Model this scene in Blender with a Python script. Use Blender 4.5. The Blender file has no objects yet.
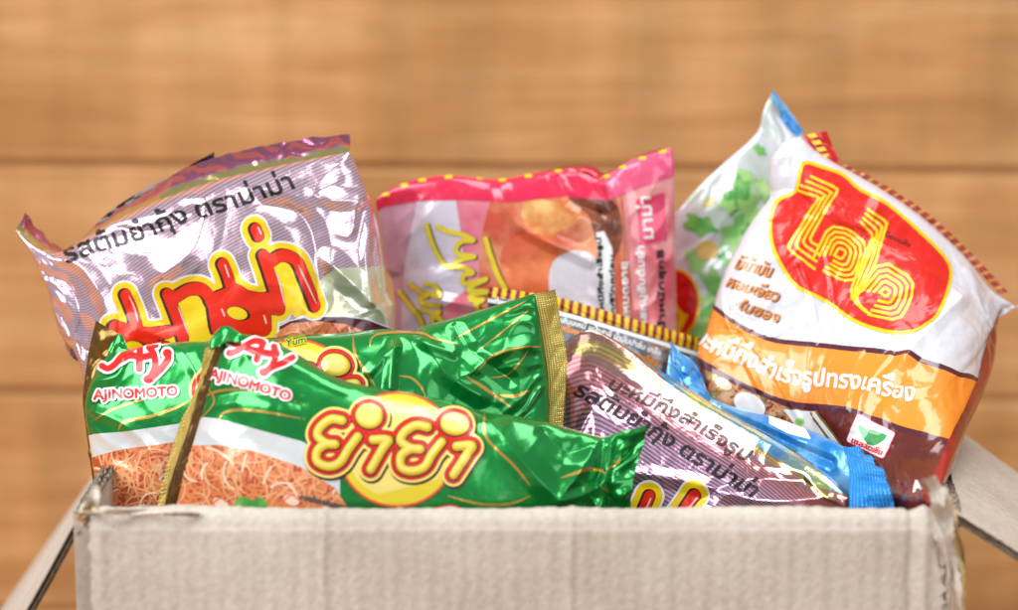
import bpy, math, random
import numpy as np
from mathutils import Vector

# ------------------------------------------------------------------ camera, world, lights, exposure
sc = bpy.context.scene
COL = sc.collection
PITCH = math.radians(12.0)
CAM = np.array((0.0, -0.85, 0.484))
FPX = 1018 * 85.0 / 36.0
cd = bpy.data.cameras.new("camera"); cam = bpy.data.objects.new("camera", cd); COL.objects.link(cam)
cam.location = CAM; cam.rotation_euler = (math.radians(90) - PITCH, 0, 0)
cd.lens = 85; cd.sensor_width = 36; cd.clip_start = 0.02; cd.clip_end = 50
cd.dof.use_dof = True; cd.dof.focus_distance = 0.955; cd.dof.aperture_fstop = 4.3
sc.camera = cam
w = bpy.data.worlds.new("World"); sc.world = w; w.use_nodes = True
bg = w.node_tree.nodes["Background"]
bg.inputs[0].default_value = (0.93, 0.96, 1.0, 1); bg.inputs[1].default_value = 0.36
sc.view_settings.view_transform = 'Standard'; sc.view_settings.look = 'None'
sc.view_settings.exposure = 0.12; sc.view_settings.gamma = 1.0

def area(name, loc, target, sx, sy, power, color=(1, 1, 1)):
    l = bpy.data.lights.new(name, 'AREA'); l.shape = 'RECTANGLE'; l.size = sx; l.size_y = sy
    l.energy = power; l.color = color
    o = bpy.data.objects.new(name, l); COL.objects.link(o); o.location = loc
    o.rotation_euler = (Vector(target) - Vector(loc)).to_track_quat('-Z', 'Y').to_euler()
    return o
area("window_light", (-1.15, -0.75, 1.35), (0.0, 0.12, 0.25), 1.3, 1.1, 30, (0.97, 0.985, 1.0))
area("top_softbox", (0.25, 0.0, 1.35), (0.0, 0.12, 0.25), 0.85, 0.55, 8.0, (0.97, 0.99, 1.0))
area("front_fill", (0.75, -1.25, 0.75), (0.0, 0.15, 0.25), 1.0, 0.8, 5.0, (0.94, 0.97, 1.0))

# ------------------------------------------------------------------ projection helpers (photograph pixels are 1018 x 610)
FW = np.array((0, math.cos(PITCH), -math.sin(PITCH))); UP = np.array((0, math.sin(PITCH), math.cos(PITCH)))
def P(px, py, Y):
    a = (np.asarray(px, float) - 509) / FPX; b = -(np.asarray(py, float) - 305) / FPX
    d = FW + a[..., None] * np.array((1., 0, 0)) + b[..., None] * UP
    t = (np.asarray(Y, float) - CAM[1]) / d[..., 1]
    return CAM + d * t[..., None]
def proj(p):
    q = p - CAM; z = q @ FW
    return np.stack((509 + FPX * q[..., 0] / z, 305 - FPX * (q @ UP) / z), -1)
def pt(px, py, Y): return P(np.float64(px), np.float64(py), np.float64(Y))

# ------------------------------------------------------------------ object helpers
def put(o, parent=None):
    COL.objects.link(o)
    if parent is not None: o.parent = parent
    return o
def tag(o, label=None, cat=None, group=None, kind=None):
    for k, v in (('label', label), ('category', cat), ('group', group), ('kind', kind)):
        if v: o[k] = v
    return o
def empty(name, label, cat, loc=(0, 0, 0), group=None):
    o = bpy.data.objects.new(name, None); o.empty_display_size = 0.03; put(o)
    o.location = loc
    return tag(o, label, cat, group)

class Acc:
    """collects quads / polygons with normals, uvs and material slots into ONE mesh"""
    def __init__(s): s.v = []; s.n = []; s.uv = []; s.f = []; s.fm = []; s.mats = []; s.c = 0
    def slot(s, m):
        if m not in s.mats: s.mats.append(m)
        return s.mats.index(m)
    def add(s, v, n, uv, faces, m):
        k = s.slot(m); v = np.asarray(v, float).reshape(-1, 3)
        s.v.append(v); s.n.append(np.asarray(n, float).reshape(-1, 3)); s.uv.append(np.asarray(uv, float).reshape(-1, 2))
        c = s.c
        nn = s.n[-1]
        for f in faces:
            if isinstance(f, np.ndarray) and f.ndim == 2:
                g = np.cross(v[f[:, 1]] - v[f[:, 0]], v[f[:, 2]] - v[f[:, 0]])          # wind every face the way its normals point
                bad = (g * (nn[f[:, 0]] + nn[f[:, 1]] + nn[f[:, 2]])).sum(1) < 0
                f = f.copy(); f[bad] = f[bad][:, ::-1]
                s.f.append(f + c); s.fm.append(np.full(len(f), k))
        s.c += len(v)
    def build(s, name, parent=None, label=None):
        if not s.v: return None
        v = np.concatenate(s.v); n = np.concatenate(s.n); uv = np.concatenate(s.uv)
        if parent is not None: v = v - np.array(parent.location)
        loops = np.concatenate([f.reshape(-1) for f in s.f]); sizes = np.concatenate([np.full(len(f), f.shape[1]) for f in s.f])
        starts = np.concatenate(([0], np.cumsum(sizes)[:-1])); fm = np.concatenate(s.fm)
        me = bpy.data.meshes.new(name)
        me.vertices.add(len(v)); me.vertices.foreach_set('co', v.reshape(-1).astype(np.float32))
        me.loops.add(len(loops)); me.loops.foreach_set('vertex_index', loops.astype(np.int32))
        me.polygons.add(len(sizes)); me.polygons.foreach_set('loop_start', starts.astype(np.int32))
        me.polygons.foreach_set('loop_total', sizes.astype(np.int32))
        me.polygons.foreach_set('material_index', fm.astype(np.int32))
        me.polygons.foreach_set('use_smooth', np.ones(len(sizes), bool))
        for m in s.mats: me.materials.append(m)
        me.update(calc_edges=True)
        ul = me.uv_layers.new(name="UVMap"); ul.data.foreach_set('uv', uv[loops].reshape(-1).astype(np.float32))
        n = n / np.maximum(np.linalg.norm(n, axis=1, keepdims=True), 1e-9)
        me.normals_split_custom_set_from_vertices(n.tolist())
        o = bpy.data.objects.new(name, me); put(o, parent)
        if label: o['label'] = label
        return o

# ------------------------------------------------------------------ numpy noise
def perlin(x, y, seed):
    rs = np.random.RandomState(seed); tab = rs.rand(4096) * 2 * np.pi
    xi = np.floor(x).astype(int); yi = np.floor(y).astype(int); xf = x - xi; yf = y - yi
    def g(a, b, dx, dy):
        t = tab[(a * 7349 + b * 9151 + a * b * 13) % 4096]; return np.cos(t) * dx + np.sin(t) * dy
    u = xf ** 3 * (xf * (xf * 6 - 15) + 10); v = yf ** 3 * (yf * (yf * 6 - 15) + 10)
    a = g(xi, yi, xf, yf); b = g(xi + 1, yi, xf - 1, yf); c = g(xi, yi + 1, xf, yf - 1); d = g(xi + 1, yi + 1, xf - 1, yf - 1)
    return (a + u * (b - a) + v * ((c + u * (d - c)) - (a + u * (b - a)))) * 1.5
def sabs(x, e): return np.sqrt(x * x + e * e) - e
def sstep(x, a, b):
    t = np.clip((x - a) / (b - a), 0, 1); return t * t * (3 - 2 * t)

# ------------------------------------------------------------------ 2D distance functions
def cr(pts, n=8, closed=False):
    p = np.array(pts, float); m = len(p); out = []
    rng = range(m if closed else m - 1)
    for i in rng:
        if closed: a, b, c, d = p[(i - 1) % m], p[i], p[(i + 1) % m], p[(i + 2) % m]
        else: a, b, c, d = p[max(i - 1, 0)], p[i], p[i + 1], p[min(i + 2, m - 1)]
        for k in range(n):
            t = k / n
            out.append(0.5 * ((2 * b) + (c - a) * t + (2 * a - 5 * b + 4 * c - d) * t * t + (3 * b - a - 3 * c + d) * t ** 3))
    if not closed: out.append(p[-1])
    return np.array(out)
def segdist(q, a, b):
    ab = b - a; L = float(ab @ ab) + 1e-12
    t = np.clip(((q - a) @ ab) / L, 0, 1)
    d = q - a - t[:, None] * ab
    return np.sqrt(d[:, 0] ** 2 + d[:, 1] ** 2)
def chaikin(p, n=2):
    for _ in range(n):
        q = [p[0]]
        for a, b in zip(p[:-1], p[1:]):
            q += [(a[0] * .8 + b[0] * .2, a[1] * .8 + b[1] * .2), (a[0] * .2 + b[0] * .8, a[1] * .2 + b[1] * .8)]
        p = q + [p[-1]]
    return p
class S2:
    def __init__(s, f, box): s.f = f; s.box = np.array(box, float)      # x0,y0,x1,y1
    def grow(s, w): return S2(lambda q, f=s.f: f(q) - w, s.box + np.array((-w, -w, w, w)))
    def shift(s, dx, dy): return S2(lambda q, f=s.f: f(q - np.array((dx, dy))), s.box + np.array((dx, dy, dx, dy)))
    def __or__(s, o): return S2(lambda q, a=s.f, b=o.f: np.minimum(a(q), b(q)), np.concatenate((np.minimum(s.box[:2], o.box[:2]), np.maximum(s.box[2:], o.box[2:]))))
    def __and__(s, o): return S2(lambda q, a=s.f, b=o.f: np.maximum(a(q), b(q)), np.concatenate((np.maximum(s.box[:2], o.box[:2]), np.minimum(s.box[2:], o.box[2:]))))
    def cut(s, o): return S2(lambda q, a=s.f, b=o.f: np.maximum(a(q), -b(q)), s.box)
def stroke(paths, r, smooth=6, taper=False):
    segs = []
    for p in paths:
        c = cr(p, smooth) if smooth > 1 and len(p) > 2 else np.array(p, float)
        m = len(c) - 1
        for i in range(m):
            rr = r * (math.sin(math.pi * (i + .5) / m) ** .6) if taper else r
            segs.append((c[i], c[i + 1], rr))
    al = np.array([s[0] for s in segs] + [s[1] for s in segs])
    def f(q):
        out = np.full(len(q), 1e3)
        for a, b, rr in segs:
            lo = np.minimum(a, b) - 26; hi = np.maximum(a, b) + 26
            m = (q[:, 0] > lo[0]) & (q[:, 0] < hi[0]) & (q[:, 1] > lo[1]) & (q[:, 1] < hi[1])
            if m.any(): out[m] = np.minimum(out[m], segdist(q[m], a, b) - rr)
        return out
    return S2(f, (al[:, 0].min() - r, al[:, 1].min() - r, al[:, 0].max() + r, al[:, 1].max() + r))
def poly(pts, smooth=0):
    c = cr(pts, smooth, True) if smooth else np.array(pts, float)
    def f(q):
        d = np.full(len(q), 1e3); ins = np.zeros(len(q), bool)
        for i in range(len(c)):
            a = c[i]; b = c[(i + 1) % len(c)]
            d = np.minimum(d, segdist(q, a, b))
            if a[1] != b[1]:
                k = ((a[1] > q[:, 1]) != (b[1] > q[:, 1]))
                x = (b[0] - a[0]) * (q[:, 1] - a[1]) / (b[1] - a[1]) + a[0]
                ins ^= k & (q[:, 0] < x)
        return np.where(ins, -d, d)
    return S2(f, (c[:, 0].min(), c[:, 1].min(), c[:, 0].max(), c[:, 1].max()))
def ellipse(cx, cy, rx, ry, ang=0):
    t = np.linspace(0, 2 * math.pi, 40, endpoint=False); ca, sa = math.cos(math.radians(ang)), math.sin(math.radians(ang))
    return poly(np.stack((cx + rx * np.cos(t) * ca - ry * np.sin(t) * sa, cy + rx * np.cos(t) * sa + ry * np.sin(t) * ca), 1))
def band(top, bot):
    return poly(list(cr(top, 6)) + list(cr(bot, 6))[::-1])
def zc(lst, ox, oy, s): return [(ox + x / s, oy + y / s) for x, y in lst]
def text(body, base, size, slant=0.0, bold=0.0, fit=True, track=0.0):
    """text laid along the polyline base (photo px); size = height of x-height letters in px"""
    cu = bpy.data.curves.new("lettering_source", 'FONT'); cu.body = body; cu.size = 1; cu.resolution_u = 3
    if track: cu.space_character = 1 + track
    o = bpy.data.objects.new("lettering_source", cu); COL.objects.link(o)
    bpy.context.view_layer.update()
    dg = bpy.context.evaluated_depsgraph_get(); me = o.evaluated_get(dg).to_mesh()
    v = np.array([x.co[:2] for x in me.vertices]).reshape(-1, 2)
    cnt = {}
    tris = []
    me.calc_loop_triangles()
    for t in me.loop_triangles: tris.append(tuple(t.vertices))
    for p in me.polygons:
        vs = list(p.vertices)
        for i in range(len(vs)):
            e = tuple(sorted((vs[i], vs[(i + 1) % len(vs)]))); cnt[e] = cnt.get(e, 0) + 1
    edges = [e for e, c in cnt.items() if c == 1]
    par = list(range(len(v)))                                    # lift the separate tone marks clear of the letters
    def fd(i):
        while par[i] != i: par[i] = par[par[i]]; i = par[i]
        return i
    for e in cnt: par[fd(e[0])] = fd(e[1])
    rt = np.array([fd(i) for i in range(len(v))])
    for k_ in np.unique(rt):
        m_ = rt == k_
        if v[m_, 1].min() > .57: v[m_, 1] += .07
    o.evaluated_get(dg).to_mesh_clear(); bpy.data.objects.remove(o); bpy.data.curves.remove(cu)
    bl = cr(base, 10) if len(base) > 2 else np.array([np.array(base[0]) + (np.array(base[1]) - np.array(base[0])) * t for t in np.linspace(0, 1, 11)], float)
    sl = np.concatenate(([0], np.cumsum(np.linalg.norm(np.diff(bl, axis=0), axis=1)))); L = sl[-1]
    x0, x1 = v[:, 0].min(), v[:, 0].max(); k = size / 0.55
    kx = L / (x1 - x0) if fit else k
    s = (v[:, 0] - x0) * kx + v[:, 1] * k * slant
    tg = np.gradient(bl, axis=0); tg /= np.linalg.norm(tg, axis=1, keepdims=True)
    X = np.interp(s, sl, bl[:, 0]); Y = np.interp(s, sl, bl[:, 1])
    ov = np.where(s < 0, s, np.where(s > L, s - L, 0))
    TX = np.interp(s, sl, tg[:, 0]); TY = np.interp(s, sl, tg[:, 1])
    pv = np.stack((X + ov * TX + TY * v[:, 1] * k, Y + ov * TY - TX * v[:, 1] * k), 1)
    def f(q):
        d = np.full(len(q), 1e3); ins = np.zeros(len(q), bool)
        for a, b in edges:
            A, B = pv[a], pv[b]; lo = np.minimum(A, B) - 5; hi = np.maximum(A, B) + 5
            m = np.nonzero((q[:, 0] > lo[0]) & (q[:, 0] < hi[0]) & (q[:, 1] > lo[1]) & (q[:, 1] < hi[1]))[0]
            if len(m): d[m] = np.minimum(d[m], segdist(q[m], A, B))
        for t in tris:
            A, B, C = pv[t[0]], pv[t[1]], pv[t[2]]; T = np.array((A, B, C)); lo = T.min(0); hi = T.max(0)
            m = np.nonzero((q[:, 0] >= lo[0]) & (q[:, 0] <= hi[0]) & (q[:, 1] >= lo[1]) & (q[:, 1] <= hi[1]))[0]
            if len(m):
                r = q[m]
                c1 = (B[0] - A[0]) * (r[:, 1] - A[1]) - (B[1] - A[1]) * (r[:, 0] - A[0])
                c2 = (C[0] - B[0]) * (r[:, 1] - B[1]) - (C[1] - B[1]) * (r[:, 0] - B[0])
                c3 = (A[0] - C[0]) * (r[:, 1] - C[1]) - (A[1] - C[1]) * (r[:, 0] - C[0])
                ins[m[((c1 >= 0) & (c2 >= 0) & (c3 >= 0)) | ((c1 <= 0) & (c2 <= 0) & (c3 <= 0))]] = True
        return np.where(ins, -d, d) - bold
    return S2(f, (pv[:, 0].min() - bold - 1, pv[:, 1].min() - bold - 1, pv[:, 0].max() + bold + 1, pv[:, 1].max() + bold + 1))

# ------------------------------------------------------------------ materials
def mat(name):
    m = bpy.data.materials.new(name); m.use_nodes = True; nt = m.node_tree
    return m, nt, nt.nodes["Principled BSDF"]
def node(nt, t, **kw):
    n = nt.nodes.new(t)
    for k, v in kw.items(): setattr(n, k, v)
    return n
def lin(c):
    return tuple(((x / 255) / 12.92 if x / 255 <= 0.04045 else ((x / 255 + 0.055) / 1.055) ** 2.4) for x in c)
def crinkle(nt, b, scale, strength, dist=0.0006):
    tc = node(nt, 'ShaderNodeTexCoord'); n = node(nt, 'ShaderNodeTexNoise'); n.inputs['Scale'].default_value = scale
    n.inputs['Detail'].default_value = 2; n.inputs['Distortion'].default_value = 0.6
    bp = node(nt, 'ShaderNodeBump'); bp.inputs['Strength'].default_value = strength; bp.inputs['Distance'].default_value = dist
    nt.links.new(tc.outputs['Object'], n.inputs['Vector']); nt.links.new(n.outputs['Fac'], bp.inputs['Height'])
    nt.links.new(bp.outputs[0], b.inputs['Normal'])
    return bp
def film(name, rgb, metal=0.5, rough=0.22, coat=0.6, bump=0.25, vary=0.0, rgb2=None, vscale=60):
    m, nt, b = mat(name); c = lin(rgb)
    b.inputs['Base Color'].default_value = (*c, 1); b.inputs['Metallic'].default_value = metal
    b.inputs['Roughness'].default_value = rough; b.inputs['Coat Weight'].default_value = coat; b.inputs['Coat Roughness'].default_value = 0.06
    if bump: crinkle(nt, b, 260, bump)
    if rgb2:
        tc = node(nt, 'ShaderNodeTexCoord'); n = node(nt, 'ShaderNodeTexNoise'); n.inputs['Scale'].default_value = vscale; n.inputs['Detail'].default_value = 3
        r = node(nt, 'ShaderNodeValToRGB'); r.color_ramp.elements[0].position = .38; r.color_ramp.elements[1].position = .62
        r.color_ramp.elements[0].color = (*c, 1); r.color_ramp.elements[1].color = (*lin(rgb2), 1)
        nt.links.new(tc.outputs['Object'], n.inputs['Vector']); nt.links.new(n.outputs['Fac'], r.inputs[0]); nt.links.new(r.outputs[0], b.inputs['Base Color'])
    return m
def striped(name, a, b2, per, axis=1, skew=0.0, duty=0.5, metal=0.85, rough=0.2, ramp=None, coat=0.5, bump=0.25, noise=0.0, rs=0.1):
    """two colours in fine printed lines across the film (uv in cm); ramp tints film a across v"""
    m, nt, b = mat(name); L = nt.links.new
    uv = node(nt, 'ShaderNodeUVMap'); sx = node(nt, 'ShaderNodeSeparateXYZ'); L(uv.outputs[0], sx.inputs[0])
    sk = node(nt, 'ShaderNodeMath', operation='MULTIPLY_ADD'); sk.inputs[1].default_value = skew
    L(sx.outputs[1 - axis], sk.inputs[0]); L(sx.outputs[axis], sk.inputs[2])
    k = node(nt, 'ShaderNodeMath', operation='MULTIPLY'); k.inputs[1].default_value = 2 * math.pi / per; L(sk.outputs[0], k.inputs[0])
    s = node(nt, 'ShaderNodeMath', operation='SINE'); L(k.outputs[0], s.inputs[0])
    mr = node(nt, 'ShaderNodeMapRange'); t = 1 - 2 * duty
    mr.inputs[1].default_value = t - .45; mr.inputs[2].default_value = t + .45; L(s.outputs[0], mr.inputs[0])
    mx = node(nt, 'ShaderNodeMix', data_type='RGBA'); L(mr.outputs[0], mx.inputs[0])
    mx.inputs[6].default_value = (*lin(a), 1); mx.inputs[7].default_value = (*lin(b2), 1)
    if ramp:
        r = node(nt, 'ShaderNodeValToRGB'); el = r.color_ramp.elements
        for i, (p, c) in enumerate(ramp):
            e = el[i] if i < 2 else el.new(p)
            e.position = p; e.color = (*lin(c), 1)
        ns = node(nt, 'ShaderNodeTexNoise'); ns.inputs['Scale'].default_value = 0.8; L(uv.outputs[0], ns.inputs['Vector'])
        dv = node(nt, 'ShaderNodeMath', operation='MULTIPLY'); dv.inputs[1].default_value = rs; L(sx.outputs[axis], dv.inputs[0])
        ad = node(nt, 'ShaderNodeMath', operation='MULTIPLY_ADD'); ad.inputs[1].default_value = noise; L(ns.outputs['Fac'], ad.inputs[0]); L(dv.outputs[0], ad.inputs[2])
        L(ad.outputs[0], r.inputs[0]); L(r.outputs[0], mx.inputs[6])
    L(mx.outputs[2], b.inputs['Base Color'])
    b.inputs['Metallic'].default_value = metal; b.inputs['Roughness'].default_value = rough
    b.inputs['Coat Weight'].default_value = coat; b.inputs['Coat Roughness'].default_value = 0.05
    if bump: crinkle(nt, b, 260, bump)
    return m
def sealmat(name, a, b2, per=0.09, axis=0, metal=0.9, rough=0.25, cross=0.35):
    """crimped seal: fine ribs as bump plus slight tone change between ribs"""
    m, nt, b = mat(name); L = nt.links.new
    uv = node(nt, 'ShaderNodeUVMap'); sx = node(nt, 'ShaderNodeSeparateXYZ'); L(uv.outputs[0], sx.inputs[0])
    hs = []
    for ax, pp in ((axis, per), (1 - axis, per * 1.0)):
        k = node(nt, 'ShaderNodeMath', operation='MULTIPLY'); k.inputs[1].default_value = 2 * math.pi / pp; L(sx.outputs[ax], k.inputs[0])
        s = node(nt, 'ShaderNodeMath', operation='SINE'); L(k.outputs[0], s.inputs[0]); hs.append(s)
    sm = node(nt, 'ShaderNodeMath', operation='MULTIPLY_ADD'); sm.inputs[1].default_value = cross; L(hs[1].outputs[0], sm.inputs[0]); L(hs[0].outputs[0], sm.inputs[2])
    mx = node(nt, 'ShaderNodeMix', data_type='RGBA'); mx.inputs[6].default_value = (*lin(a), 1); mx.inputs[7].default_value = (*lin(b2), 1)
    mr = node(nt, 'ShaderNodeMapRange'); mr.inputs[1].default_value = -1.2; mr.inputs[2].default_value = 1.2; L(sm.outputs[0], mr.inputs[0]); L(mr.outputs[0], mx.inputs[0])
    L(mx.outputs[2], b.inputs['Base Color'])
    bp = node(nt, 'ShaderNodeBump'); bp.inputs['Strength'].default_value = 0.6; bp.inputs['Distance'].default_value = 0.0004
    L(sm.outputs[0], bp.inputs['Height']); L(bp.outputs[0], b.inputs['Normal'])
    b.inputs['Metallic'].default_value = metal; b.inputs['Roughness'].default_value = rough
    return m

# ------------------------------------------------------------------ the packet: a closed pillow of film between four border curves
class Packet:
    def __init__(s, top, bot, left, right, bulge, step=1.25, seed=1, crumple=1.0, scale=1.0, flat=0.0, pu=0.55, pv=0.5,
                 folds=(), pinch=(1.0, 1.0), seals=(0.0, 0.0, 0.0, 0.0), back=1.0, border_smooth=3, creasew=0.05, pinch_n=9, bmod=None, fine=0.0):
        """borders: lists of (px, py, Y), top and bottom run left to right, left and right run top to bottom"""
        def curve(pp):
            c = cr(pp, border_smooth) if border_smooth > 1 else np.array(pp, float)
            w3 = P(c[:, 0], c[:, 1], c[:, 2]); L = np.concatenate(([0], np.cumsum(np.linalg.norm(np.diff(w3, axis=0), axis=1))))
            return w3, L
        T, LT = curve(top); B, LB = curve(bot); Lf, LL = curve(left); R, LR = curve(right)
        s.W = (LT[-1] + LB[-1]) / 2; s.H = (LL[-1] + LR[-1]) / 2
        mm = step * 0.00037
        nu = int(s.W / mm); nv = int(s.H / mm); s.nu, s.nv = nu, nv
        u = np.linspace(0, 1, nu + 1); v = np.linspace(0, 1, nv + 1)
        ev = lambda w3, L, t: np.stack([np.interp(t * L[-1], L, w3[:, i]) for i in range(3)], -1)
        Tp, Bp, Lp, Rp = ev(T, LT, u), ev(B, LB, u), ev(Lf, LL, v), ev(R, LR, v)
        U = u[:, None, None]; V = v[None, :, None]
        M = (1 - V) * Tp[:, None] + V * Bp[:, None] + (1 - U) * Lp[None] + U * Rp[None] \
            - ((1 - U) * (1 - V) * Tp[0] + U * (1 - V) * Tp[-1] + (1 - U) * V * Bp[0] + U * V * Bp[-1])
        s.U2, s.V2 = np.meshgrid(u, v, indexing='ij')
        N = s.normals(M)
        # smooth the normal field so that offsets do not fold over
        N = s.blur(N, max(3, int(6 / step)))
        N /= np.linalg.norm(N, axis=-1, keepdims=True)
        x = s.U2 * s.W * 1000; y = s.V2 * s.H * 1000           # mm on the film
        su0, su1, sv0, sv1 = seals
        uu = np.clip((s.U2 - su0) / (1 - su0 - su1), 0, 1); vv = np.clip((s.V2 - sv0) / (1 - sv0 - sv1), 0, 1)
        prof = (4 * uu * (1 - uu)) ** pu * (4 * vv * (1 - vv)) ** pv
        if bmod: prof = prof * bmod(uu, vv)
        s.prof = prof
        base = M + N * (bulge * prof)[..., None]
        s.Q = proj(base)
        # crumples
        k = scale
        wx = perlin(x / (38 * k) + 3.1, y / (38 * k), seed + 50) * 9; wy = perlin(x / (38 * k), y / (38 * k) + 7.7, seed + 51) * 9
        X, Y = x + wx, y + wy
        h = 2.6 * sabs(perlin(X / (34 * k), Y / (34 * k), seed), creasew) - 1.8 * sabs(perlin(X / (23 * k) + 9, Y / (23 * k), seed + 1), creasew) \
            + 0.8 * sabs(perlin(X / (13 * k), Y / (13 * k) + 4, seed + 2), creasew * 1.4) * sstep(perlin(x / 30, y / 30, seed + 12), -.1, .5) \
            - 0.28 * sabs(perlin(X / (6.5 * k), Y / (6.5 * k) + 4, seed + 3), creasew * 2) * sstep(perlin(x / 22, y / 22, seed + 13), .0, .5)
        if fine:
            h = h + fine * (.42 * sabs(perlin(X / (7 * k), Y / (10 * k), seed + 30), .04) - .3 * sabs(perlin(X / 4.2, Y / 5.5, seed + 31), .06) * sstep(perlin(x / 18, y / 18, seed + 32), -.1, .4))
        edge = np.minimum(np.minimum(x, s.W * 1000 - x), np.minimum(y, s.H * 1000 - y))
        am = sstep(edge, 0, 7) * (0.55 + 0.45 * sstep(perlin(x / 33, y / 33, seed + 9), -.5, .4))
        am *= (1 - flat * sstep(prof, .55, .95))
        h = h * am * crumple
        # pleats that run out of the seals at both ends
        for side, amp in ((0, pinch[0]), (1, pinch[1])):
            if amp:
                d = (uu if side == 0 else 1 - uu) * s.W * 1000
                ph = perlin(d / 14 + 5 * side, y / 19, seed + 20 + side) * 1.3
                r = sabs(np.sin(s.V2 * pinch_n * math.pi + ph * 2.4 + side), 0.12)
                h = h - amp * 1.5 * r * np.exp(-d / 15) * sstep(d, -1, 5) * sstep(np.minimum(y, s.H * 1000 - y), 0, 6)
        for path, wd, ht in folds:                              # single folds seen on this packet (tent profile, px)
            c = cr(path, 5) if len(path) > 2 else np.array(path, float)
            q = s.Q.reshape(-1, 2); d = np.full(len(q), 1e3)
            for i in range(len(c) - 1): d = np.minimum(d, segdist(q, c[i], c[i + 1]))
            d = d.reshape(s.Q.shape[:2])
            h = h + ht * np.maximum(0, 1 - sabs(d, .8) / wd) ** 1.3 * sstep(edge, 0, 4)
        s.Pos = base + N * (h * 0.001)[..., None]
        s.Nrm = s.normals(s.Pos); s.M = M; s.N = N
        s.backd = bulge * prof * back + 0.00025
    def blur(s, A, r):
        for ax in (0, 1):
            for _ in range(2):
                pad = [(0, 0)] * 3; pad[ax] = (r, r); B = np.pad(A, pad, mode='edge')
                cs = np.cumsum(B, axis=ax); z = np.zeros_like(np.take(cs, [0], axis=ax)); cs = np.concatenate((z, cs), axis=ax)
                n = A.shape[ax]; A = (np.take(cs, np.arange(2 * r + 1, 2 * r + 1 + n), axis=ax) - np.take(cs, np.arange(0, n), axis=ax)) / (2 * r + 1)
        return A
    def normals(s, A):
        du = np.gradient(A, axis=0); dv = np.gradient(A, axis=1); n = np.cross(dv, du)
        n /= np.maximum(np.linalg.norm(n, axis=-1, keepdims=True), 1e-12)
        c = n[n.shape[0] // 2, n.shape[1] // 2]
        if c @ (CAM - A[A.shape[0] // 2, A.shape[1] // 2]) < 0: n = -n
        return n
    def uvmm(s, a, b): return np.stack((s.U2[a, b] * s.W * 100, s.V2[a, b] * s.H * 100), -1)
    def body(s, acc, m, mback=None, u0=0.0, u1=1.0, v0=0.0, v1=1.0, backside=True):
        """front and back film between u0..u1, v0..v1 into acc"""
        i0, i1 = int(round(u0 * s.nu)), int(round(u1 * s.nu)); j0, j1 = int(round(v0 * s.nv)), int(round(v1 * s.nv))
        def sheet(ii, jj, pos, nr, flip, m):
            I, J = np.meshgrid(ii, jj, indexing='ij'); n1 = len(jj)
            idx = np.arange(len(ii) * n1).reshape(len(ii), n1)
            f = np.stack((idx[:-1, :-1], idx[:-1, 1:], idx[1:, 1:], idx[1:, :-1]), -1).reshape(-1, 4)
            if flip: f = f[:, ::-1]
            uv = np.stack((s.U2[I, J] * s.W * 100, s.V2[I, J] * s.H * 100), -1)
            acc.add(pos[I, J], nr[I, J], uv, [f], m)
        sheet(np.arange(i0, i1 + 1), np.arange(j0, j1 + 1), s.Pos, s.Nrm, False, m)
        if backside:
            st = 3
            ii = np.unique(np.append(np.arange(i0, i1, st), i1)); jj = np.unique(np.append(np.arange(j0, j1, st), j1))
            bp = s.M - s.N * s.backd[..., None]
            sheet(ii, jj, bp, -s.N, True, mback or m)
    def layer(s, acc, sdf, m, lv=1, r=1, off=0.00009):
        """film print: the region sdf < 0 as a sheet lying lv layers above the film"""
        Q = s.Q; bx = sdf.box + np.array((-2, -2, 2, 2))
        k = (Q[..., 0] > bx[0]) & (Q[..., 0] < bx[2]) & (Q[..., 1] > bx[1]) & (Q[..., 1] < bx[3])
        if not k.any(): return
        ii = np.nonzero(k.any(1))[0]; jj = np.nonzero(k.any(0))[0]
        i0, i1, j0, j1 = max(ii[0] - 1, 0), min(ii[-1] + 1, s.nu), max(jj[0] - 1, 0), min(jj[-1] + 1, s.nv)
        def up(A):
            A = A[i0:i1 + 1, j0:j1 + 1]
            if r == 1: return A
            for ax in (0, 1):
                n = A.shape[ax]; t = np.arange((n - 1) * r + 1) / r; a = np.minimum(t.astype(int), n - 2); f = t - a
                sh = [1] * A.ndim; sh[ax] = len(t); f = f.reshape(sh)
                A = np.take(A, a, axis=ax) * (1 - f) + np.take(A, a + 1, axis=ax) * f
            return A
        q = up(Q); shp = q.shape[:2]
        F = sdf.f(q.reshape(-1, 2)).reshape(shp); F = np.where(np.abs(F) < 1e-5, 1e-5, F)
        ins = F < 0
        if not ins.any(): return
        nrm = up(s.Nrm); nrm = nrm / np.linalg.norm(nrm, axis=-1, keepdims=True)
        pos = up(s.Pos) + nrm * (off * lv)
        uv = up(np.stack((s.U2 * s.W * 100, s.V2 * s.H * 100), -1))
        n1 = shp[1]; cnt = ins[:-1, :-1].astype(int) + ins[:-1, 1:] + ins[1:, 1:] + ins[1:, :-1]
        full = np.argwhere(cnt == 4); part = np.argwhere((cnt > 0) & (cnt < 4))
        gid = -np.ones(shp, int); use = np.zeros(shp, bool)
        for a, b in ((0, 0), (0, 1), (1, 1), (1, 0)): use[full[:, 0] + a, full[:, 1] + b] = True
        for a, b in ((0, 0), (0, 1), (1, 1), (1, 0)): use[part[:, 0] + a, part[:, 1] + b] |= ins[part[:, 0] + a, part[:, 1] + b]
        gi = np.argwhere(use); gid[gi[:, 0], gi[:, 1]] = np.arange(len(gi)); nb = len(gi)
        ea, eb, et = [], [], []; ed = {}
        def ev(A, B):
            key = (A, B) if A < B else (B, A)
            if key in ed: return ed[key]
            fa, fb = F[key[0]], F[key[1]]; ed[key] = nb + len(ea)
            ea.append(key[0]); eb.append(key[1]); et.append(fa / (fa - fb)); return ed[key]
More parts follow.
